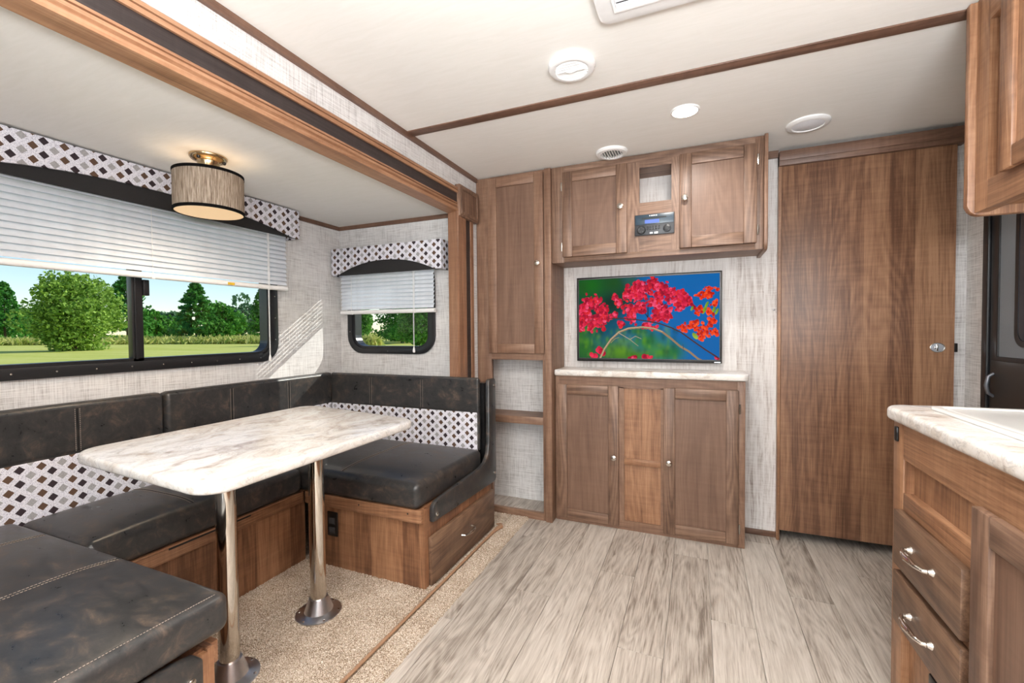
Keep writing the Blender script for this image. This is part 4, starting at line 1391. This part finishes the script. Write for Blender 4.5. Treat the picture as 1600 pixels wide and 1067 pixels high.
make('stile', KB(1.495, YK1, 0.0, 0.842), M['warmZ'], kc, bevel=0.0015)
make('stile', KB(1.115, 1.172, 0.0, 0.745), M['warmZ'], kc)
make('stile', KB(YK0, YK0 + 0.05, 0.0, 0.745), M['warmZ'], kc)
make('rail', KB(YK0, 1.495, 0.745, 0.842), M['warmY'], kc)
make('rail', KB(1.172, 1.495, 0.595, 0.655), M['warmY'], kc, bevel=0.002)
make('rail', KB(1.172, 1.495, 0.440, 0.470), M['warmY'], kc)
make('rail', KB(1.172, 1.495, 0.295, 0.325), M['warmY'], kc)
make('rail', KB(YK0 + 0.05, 1.495, 0.0, 0.07), M['warmY'], kc)
make('inset_panel', KB(1.172, 1.495, 0.650, 0.750, 0.022, 0.0335), M['warmZ'], kc)
make('bevel_strip', KB(1.489, 1.4955, 0.655, 0.745, 0.003, 0.0225), M['warmZ'], kc)
make('lower_panel', KB(1.172, 1.495, 0.07, 0.30, 0.018, 0.033), M['warmZ'], kc)
make('lower_pull', MB().box(XK - 0.008, XK + 0.018, 1.285, 1.322, 0.258, 0.286), M['blacksatin'], kc, bevel=0.004)
make('hook', MB().box(XK - 0.006, XK + 0.002, 1.525, 1.543, 0.785, 0.826), M['blacksatin'], kc, bevel=0.003)
for (za, zb_, hz) in ((0.462, 0.609, 0.544), (0.308, 0.444, 0.376)):
    d = make('drawer', KB(1.164, 1.497, za, zb_, -0.019, 0.0), M['drawer'], kc, bevel=0.0025)
    hx = XK - 0.019
    y0_, y1_ = 1.276, 1.386
    pth = [(hx, y0_, hz), (hx - 0.018, y0_ + 0.002, hz), (hx - 0.026, y0_ + 0.02, hz), (hx - 0.029, (y0_ + y1_) / 2, hz), (hx - 0.026, y1_ - 0.02, hz), (hx - 0.018, y1_ - 0.002, hz), (hx, y1_, hz)]
    hn = make('handle', MB().tube(pth, [0.006, 0.005, 0.005, 0.0085, 0.005, 0.005, 0.006], 10), M['chrome'], d, smooth=True)
    for yy in (y0_, y1_):
        MBk = MB().lathe([(0.010, 0), (0.010, 0.003), (0.006, 0.008), (0.006, 0.012)], (hx, yy, hz), 'X', 14, -1)
        make('handle_foot', MBk, M['chrome'], d, smooth=True)
shaker(kc, 0.690, 1.134, 0.075, 0.752, XK, -1, 'X', 0.058, ('drawerZ' if False else 'oakZ', 'oakY', 'panel'))
shaker(kc, 0.225, 0.682, 0.075, 0.752, XK, -1, 'X', 0.058, ('oakZ', 'oakY', 'panel'))

kpts = [(XR - 0.002, YK0), (XR - 0.002, 1.625), (0.62, 1.600)] + [(0.545 + 0.055 * math.cos(t), 1.532 + 0.058 * math.sin(t)) for t in np.linspace(math.radians(80), math.radians(180), 9)] + [(0.490, YK0)]
tag(make('countertop', MB().prism(kpts, 'Z', 0.843, 0.880), M['marbleX'], bevel=0.012, segs=4), 'marble-pattern kitchen countertop with rounded corner at the right', 'countertop')
sk = thing('kitchen_sink', 'white sink with raised rim set into the kitchen countertop', 'sink', (0.80, 1.20, 0.88))
ro = rrect(0.572, 1.03, 0.72, 1.535, 0.035)
make('rim', MB().ring(ro, rrect(0.592, 1.01, 0.74, 1.515, 0.03), 'Z', 0.8801, 0.888), M['sink'], sk, bevel=0.003)
make('cover', MB().prism(rrect(0.597, 1.005, 0.745, 1.510, 0.028), 'Z', 0.8801, 0.886), M['sink'], sk, bevel=0.002)

# upper cabinet
uc = thing('upper_cabinet', 'warm wood wall cabinet at the upper right corner', 'cabinet', (0.93, 1.0, 1.40))
XU = 0.722
YU = 1.690
poly = [(XR - 0.005, 1.412), (0.735, 1.412), (0.722, 1.416), (0.713, 1.425), (0.706, 1.440), (0.706, 2.006), (XR - 0.005, 2.006)]
make('end_panel', MB().prism(poly, 'Y', YU - 0.022, YU), M['warmZ'], uc, bevel=0.003)
make('carcass', MB().box(XU + 0.032, XR - 0.005, -0.5, YU - 0.023, 1.436, 2.006), M['warmY'], uc)
make('stile', MB().box(XU, XU + 0.031, 1.610, YU - 0.0225, 1.420, 2.006), M['warmZ'], uc)
make('rail', MB().box(XU, XU + 0.031, -0.5, 1.6098, 1.420, 1.497), M['warmY'], uc, bevel=0.001)
make('rail', MB().box(XU, XU + 0.031, -0.5, 1.6098, 1.922, 2.006), M['warmY'], uc)
make('recess_panel', MB().box(XU + 0.018, XU + 0.0315, 1.45, 1.6098, 1.497, 1.922), M['warmZ'], uc)
make('light_strip', MB().box(XU + 0.10, XU + 0.13, 0.4, 1.4, 1.428, 1.436), M['warmY'], uc)
shaker(uc, 1.080, 1.527, 1.490, 1.975, XU, -1, 'X', 0.052, ('warmZ', 'warmY', 'warmZ'))
shaker(uc, 0.620, 1.070, 1.490, 1.975, XU, -1, 'X', 0.052, ('warmZ', 'warmY', 'warmZ'))

# ------------------------------------------------------------------ ceiling fittings
va = thing('ceiling_vent', 'large round white louvred vent on the main ceiling', 'vent', (-0.4, 1.507, ZC - 0.022), 'round ceiling vents')
c0 = (-0.4, 1.507, ZC)
make('ring', MB().lathe([(0.080, 0.0), (0.080, 0.010), (0.076, 0.018), (0.066, 0.022), (0.058, 0.021), (0.056, 0.016), (0.056, 0.0)], c0, 'Z', 40, -1), M['white'], va, smooth=True)
make('back', MB().lathe([(0.057, 0.004), (0.057, 0.012)], c0, 'Z', 36, -1), M['ventback'], va)
for k in range(8):
    yy = -0.046 + k * 0.0131
    hw = math.sqrt(0.056 ** 2 - yy ** 2)
    make('louvre', MB().add([(c0[0] - hw, c0[1] + yy - 0.004, ZC - 0.014), (c0[0] + hw, c0[1] + yy - 0.004, ZC - 0.014), (c0[0] + hw, c0[1] + yy + 0.005, ZC - 0.0205), (c0[0] - hw, c0[1] + yy + 0.005, ZC - 0.0205),
                             (c0[0] - hw, c0[1] + yy - 0.003, ZC - 0.012), (c0[0] + hw, c0[1] + yy - 0.003, ZC - 0.012), (c0[0] + hw, c0[1] + yy + 0.006, ZC - 0.0185), (c0[0] - hw, c0[1] + yy + 0.006, ZC - 0.0185)],
                            [(0, 1, 2, 3), (7, 6, 5, 4), (0, 4, 5, 1), (1, 5, 6, 2), (2, 6, 7, 3), (3, 7, 4, 0)]), M['white'], va)
make('damper_lever', MB().tube([(c0[0] - 0.047, c0[1] - 0.006, ZC - 0.023), (c0[0] - 0.02, c0[1] - 0.010, ZC - 0.024), (c0[0] - 0.005, c0[1] + 0.003, ZC - 0.024), (c0[0] + 0.02, c0[1] - 0.004, ZC - 0.024), (c0[0] + 0.047, c0[1] - 0.002, ZC - 0.023)], 0.003, 8), M['white'], va, smooth=True)

vb = thing('ceiling_vent', 'small round white vent with dark slots by the overhead cabinet', 'vent', (-0.406, 2.318, ZC - 0.016), 'round ceiling vents')
c0 = (-0.406, 2.318, ZC)
make('ring', MB().lathe([(0.080, 0.0), (0.080, 0.007), (0.074, 0.014), (0.058, 0.016), (0.053, 0.012), (0.053, 0.0)], c0, 'Z', 40, -1), M['white'], vb, smooth=True)
make('back', MB().lathe([(0.054, 0.002), (0.054, 0.004)], c0, 'Z', 36, -1), M['darkgap'], vb)
for k in range(8):
    xx = -0.046 + k * 0.0131
    hw = math.sqrt(0.053 ** 2 - xx ** 2)
    make('louvre', MB().box(c0[0] + xx - 0.0022, c0[0] + xx + 0.0022, c0[1] - hw, c0[1] + hw, ZC - 0.014, ZC - 0.004), M['white'], vb)

sp = thing('ceiling_speaker', 'round grey ceiling speaker near the sliding door', 'speaker', (0.453, 2.35, ZC - 0.014))
make('ring', MB().lathe([(0.085, 0.0), (0.085, 0.006), (0.078, 0.012), (0.064, 0.013), (0.062, 0.010), (0.062, 0.0)], (0.453, 2.35, ZC), 'Z', 44, -1), M['white'], sp, smooth=True)
make('grille', MB().lathe([(0.062, 0.002), (0.062, 0.009), (0.045, 0.013), (0.0, 0.014)], (0.453, 2.35, ZC), 'Z', 44, -1), M['whitegrey'], sp, smooth=True)


def led(x, y, label):
    r = thing('recessed_light', label, 'light', (x, y, ZC - 0.008), 'recessed ceiling lights')
    make('ring', MB().lathe([(0.058, 0.0), (0.058, 0.003), (0.055, 0.006), (0.050, 0.006), (0.049, 0.0)], (x, y, ZC), 'Z', 36, -1), M['white'], r, smooth=True)
    make('lens', MB().lathe([(0.050, 0.001), (0.050, 0.005), (0.03, 0.006), (0.0, 0.0065)], (x, y, ZC), 'Z', 32, -1), M['led'], r, smooth=True)
    a = area('recessed_lamp', (x, y, ZC - 0.012), 0.09, 0.09, LED, (1.0, 0.95, 0.88), (0, 0, -1), 'DISK', 165)
    return r


led(-0.049, 2.009, 'glowing recessed light in the ceiling before the overhead cabinet')
led(-0.65, 0.45, 'added unseen recessed light in the main ceiling above the viewer at left')  # from here on: out-of-view fixtures added to light the room
led(0.25, 0.55, 'added unseen recessed light in the main ceiling above the kitchen aisle')
led(-0.45, -0.95, 'added unseen recessed light in the ceiling behind the viewer')
led(0.35, -1.3, 'added unseen recessed light in the ceiling near the rear wall')

ac = thing('air_conditioner', 'white ceiling air conditioner panel at the top picture edge', 'air conditioner', (0.02, 1.04, ZC - 0.03))
make('panel', MB().prism(rrect(-0.262, 0.30, 0.76, 1.325, 0.035), 'Z', ZC - 0.024, ZC), M['white'], ac, bevel=0.006)
make('louvre_frame', MB().ring([(-0.215, 1.09), (-0.06, 1.09), (-0.06, 1.275), (-0.215, 1.275)], [(-0.208, 1.097), (-0.067, 1.097), (-0.067, 1.268), (-0.208, 1.268)], 'Z', ZC - 0.029, ZC - 0.022), M['white'], ac)
for k in range(8):
    make('louvre', MB().box(-0.207, -0.068, 1.103 + k * 0.0205, 1.113 + k * 0.0205, ZC - 0.028, ZC - 0.0235), M['whitegrey'], ac)
    if k < 7:
        make('slot', MB().box(-0.205, -0.070, 1.1135 + k * 0.0205, 1.1225 + k * 0.0205, ZC - 0.0246, ZC - 0.0238), M['darkgap'], ac)

# drum lamp over the table
LX, LY = -1.77, 1.163
lp = thing('drum_lamp', 'linen drum ceiling lamp with black bands over the dinette', 'lamp', (LX, LY, 1.57))
make('canopy', MB().lathe([(0.064, 0.0), (0.064, 0.006), (0.058, 0.014), (0.040, 0.022), (0.036, 0.034), (0.036, 0.062)], (LX, LY, ZS), 'Z', 36, -1), M['brass'], lp, smooth=True)
for k in range(3):
    t = math.radians(-70 + 120 * k)
    make('canopy_screw', MB().lathe([(0.007, 0), (0.007, 0.006), (0.004, 0.010), (0, 0.011)], (LX + 0.052 * math.cos(t), LY + 0.052 * math.sin(t), ZS - 0.014), 'Z', 12, -1), M['blacksatin'], lp, smooth=True)
R = 0.118
zb, zt = 1.570, 1.722
sh = make('shade', MB().ring([(LX + R * math.cos(t), LY + R * math.sin(t)) for t in np.linspace(0, 2 * math.pi, 65)[:-1]], [(LX + (R - .003) * math.cos(t), LY + (R - .003) * math.sin(t)) for t in np.linspace(0, 2 * math.pi, 65)[:-1]], 'Z', zb, zt), M['shade'], lp, smooth=True)
for (a, b) in ((zb - 0.001, zb + 0.010), (zt - 0.010, zt + 0.001)):
    make('band', MB().ring([(LX + (R + .0015) * math.cos(t), LY + (R + .0015) * math.sin(t)) for t in np.linspace(0, 2 * math.pi, 65)[:-1]], [(LX + (R - .004) * math.cos(t), LY + (R - .004) * math.sin(t)) for t in np.linspace(0, 2 * math.pi, 65)[:-1]], 'Z', a, b), M['trimtape'], sh, smooth=True)
make('diffuser', MB().lathe([(R - 0.004, 0.0), (R - 0.004, 0.003)], (LX, LY, zb + 0.001), 'Z', 64, 1), M['diffuser'], lp)
make('spider', MB().box(LX - R + .003, LX + R - .003, LY - 0.003, LY + 0.003, zt - 0.008, zt - 0.004).box(LX - 0.003, LX + 0.003, LY - R + .003, LY + R - .003, zt - 0.008, zt - 0.004), M['brass'], lp)
pl = bpy.data.lights.new('drum_lamp_bulb', 'POINT')
pl.energy = 0.45
pl.color = (1.0, 0.80, 0.56)
pl.shadow_soft_size = 0.03
po = bpy.data.objects.new('drum_lamp_bulb', pl)
po.location = (LX, LY, 1.66)
C.objects.link(po)
area('drum_lamp_downlight', (LX, LY, zb - 0.004), 0.2, 0.2, 2.2, (1.0, 0.80, 0.58), (0, 0, -1), 'DISK')

# ------------------------------------------------------------------ outdoors
GZ = -0.75
S('ground', MB().box(-700, 300, -500, 600, GZ - 0.5, GZ), M['lawn'], label='bright green mown lawn outside the windows', cat='lawn')


def cards(cen, size, aspect, rng, up=0.0):
    n = len(cen)
    a = rng.normal(size=(n, 3))
    a /= np.linalg.norm(a, axis=1)[:, None]
    b = rng.normal(size=(n, 3))
    if up:
        b = b * (1 - up) + np.array([0, 0, 1.0]) * up
    b -= a * (a * b).sum(1)[:, None]
    b /= np.linalg.norm(b, axis=1)[:, None]
    s = size * rng.uniform(0.6, 1.3, (n, 1))
    p, q = a * s * aspect / 2, b * s / 2
    v = np.stack([cen - q, cen + p, cen + q, cen - p], 1).reshape(-1, 3)
    f = np.arange(4 * n).reshape(n, 4)
    return v, f


def add_cards(mb, v, f):
    k = len(mb.v)
    mb.v += [tuple(p) for p in v.tolist()]
    mb.f += [tuple(q) for q in (f + k).tolist()]


def leafy(name, label, x, y, hgt, rad, mat, n, leaf, seed, low=0.02, group='trees outside', lumps=26):
    rng = np.random.default_rng(seed)
    root = thing(name, label, 'tree', (x, y, GZ), group)
    mb = MB()
    cz = GZ + hgt * (0.5 + low / 2)
    rz = hgt * (0.5 - low / 2)
    d = rng.normal(size=(lumps, 3))
    d /= np.linalg.norm(d, axis=1)[:, None]
    rr = rng.uniform(0.25, 0.84, (lumps, 1)) ** 0.6
    lc = d * rr * np.array([rad * .84, rad * .84, rz * .88]) + np.array([x, y, cz])
    lr = rng.uniform(0.22, 0.42, lumps) * rad
    w = rng.integers(0, lumps, n)
    e = rng.normal(size=(n, 3))
    e /= np.linalg.norm(e, axis=1)[:, None]
    cen = lc[w] + e * (lr[w] * rng.uniform(0.72, 1.05, n))[:, None] * np.array([1, 1, 0.85])
    cen[:, 2] = np.maximum(cen[:, 2], GZ + 0.1)
    add_cards(mb, *cards(cen, leaf, 0.8, rng))
    make('foliage', mb, mat, root)
    make('trunk', MB().tube([(x, y, GZ - 0.1), (x + 0.1, y, GZ + hgt * .3), (x, y, GZ + hgt * .75)], [rad * .07, rad * .055, rad * .02], 8), M['bark'], root)
    return root


def spruce(name, label, x, y, hgt, rad, mat, n, leaf, seed, group='trees outside'):
    rng = np.random.default_rng(seed)
    root = thing(name, label, 'tree', (x, y, GZ), group)
    nb = 260
    t = rng.uniform(0.03, 1, nb) ** 0.85
    ang = rng.uniform(0, 2 * math.pi, nb)
    L = rad * (1 - t) ** 0.68 * rng.uniform(0.75, 1.1, nb) + 0.05 * rad
    w = rng.integers(0, nb, n)
    s = rng.uniform(0.15, 1, n) ** 0.7
    r = L[w] * s
    cen = np.stack([x + np.cos(ang[w]) * r, y + np.sin(ang[w]) * r, GZ + hgt * (0.03 + 0.96 * t[w]) + 0.18 * r * (s - 0.9)], 1)
    cen += rng.normal(size=(n, 3)) * (0.05 * rad) * (1.1 - t[w])[:, None]
    cen[:, 2] = np.maximum(cen[:, 2], GZ + 0.1)
    mb = MB()
    add_cards(mb, *cards(cen, leaf, 0.55, rng))
    make('foliage', mb, mat, root)
    make('trunk', MB().tube([(x, y, GZ - 0.1), (x, y, GZ + hgt * .5), (x, y, GZ + hgt * .97)], [rad * .06, rad * .035, rad * .005], 8), M['bark'], root)
    return root


leafy('broadleaf_bush', 'large round pale green bush on the lawn, left window', -63.6, 26.5, 9.8, 5.0, M['leaf'], 15000, 0.36, 1, low=-0.12, lumps=70)
spruce('spruce_tree', 'spruce tree at the left edge of the wide window', -137.3, 45.9, 13.2, 4.2, M['needle'], 3500, 0.9, 2)
spruce('spruce_tree', 'spruce tree just left of the window mullion, behind the bush', -107.1, 53.2, 14.7, 5.0, M['needle'], 3500, 0.85, 3)
spruce('spruce_tree', 'tallest spruce tree in the middle of the right pane', -88.9, 55.3, 11.7, 4.5, M['needle'], 9000, 0.6, 4)
spruce('spruce_tree', 'slim olive spruce tree beside the right window frame', -81.9, 63.6, 10.6, 3.0, M['leafdark'], 3500, 0.7, 5)
leafy('hedge_tree', 'low dark tree left of the pale green bush', -154.1, 55.0, 8.6, 6.2, M['leafdark'], 2500, 1.2, 6)
leafy('hedge_tree', 'low tree just right of the window mullion', -124.2, 67.5, 8.0, 5.4, M['leafdark'], 2500, 1.0, 7)
leafy('hedge_tree', 'low greyish tree left of the tallest spruce', -131.4, 75.4, 7.8, 6.2, M['leafgrey'], 2500, 1.0, 8)
leafy('hedge_tree', 'bushy tree close right of the tallest spruce', -103.2, 70.9, 8.9, 4.8, M['leafdark'], 2500, 0.9, 9)
leafy('hedge_tree', 'tall greyish tree left of the slim olive spruce', -110.6, 80.5, 11.9, 5.5, M['leafgrey'], 2500, 0.9, 10)
leafy('hedge_tree', 'small shrub at the foot of the tallest spruce', -80.4, 53.2, 4.3, 3.3, M['leafdark'], 2000, 0.6, 11)
leafy('hedge_tree', 'low tree filling the gap beside the right window frame', -90.0, 76.0, 7.4, 5.5, M['leafdark'], 2500, 0.9, 12)
leafy('broadleaf_tree', 'bright green tree at the left of the small end window', -42.6, 46.6, 7.0, 2.8, M['leafdark'], 6000, 0.42, 13, low=-0.1, lumps=40)
spruce('spruce_tree', 'dark spruce tree in the middle of the small end window', -41.7, 56.2, 13.0, 4.5, M['needle'], 9000, 0.55, 14)
leafy('broadleaf_tree', 'leafy bush at the right of the small end window', -23.9, 35.4, 7.6, 2.7, M['leafdark'], 11000, 0.30, 15, low=-0.1, lumps=60)
spruce('spruce_tree', 'far spruce tree behind the leafy bush in the end window', -44.0, 63.5, 12.5, 4.8, M['needle'], 4000, 0.7, 16)


leafy('hedge_tree', 'low dark hedge below the spruce in the small end window', -50.5, 70.0, 4.2, 4.6, M['leafdark'], 3000, 0.6, 17, low=-0.1)


def meadow(label, pts, width, hgt, n, seed):
    rng = np.random.default_rng(seed)
    pts = np.array(pts, float)
    k = rng.integers(0, len(pts) - 1, n)
    s = rng.uniform(0, 1, (n, 1))
    p = pts[k] * (1 - s) + pts[k + 1] * s
    p = p + rng.uniform(-width / 2, width / 2, (n, 2))
    hh = hgt * rng.uniform(0.5, 1.15, n)
    cen = np.column_stack([p, GZ + hh * rng.uniform(0.25, 0.6, n)])
    mb = MB()
    v, f = cards(cen, hgt * 0.9, 0.28, rng, 0.75)
    v[:, 2] = np.maximum(v[:, 2], GZ - 0.05)
    add_cards(mb, v, f)
    o = make('tall_grass', mb, M['tallgrass'])
    return tag(o, label, 'grass', None, 'stuff')


meadow('band of tall yellow-green meadow grass before the trees, wide window', [(-122.5, 35.6), (-109.7, 40.9), (-94.8, 47.2), (-78.9, 51.6), (-65.8, 55.0), (-55, 60)], 9.0, 1.5, 11000, 21)
meadow('clump of tall yellow grass seen in the small end window', [(-36.4, 41.2), (-35.2, 42.0)], 1.5, 1.6, 500, 22)
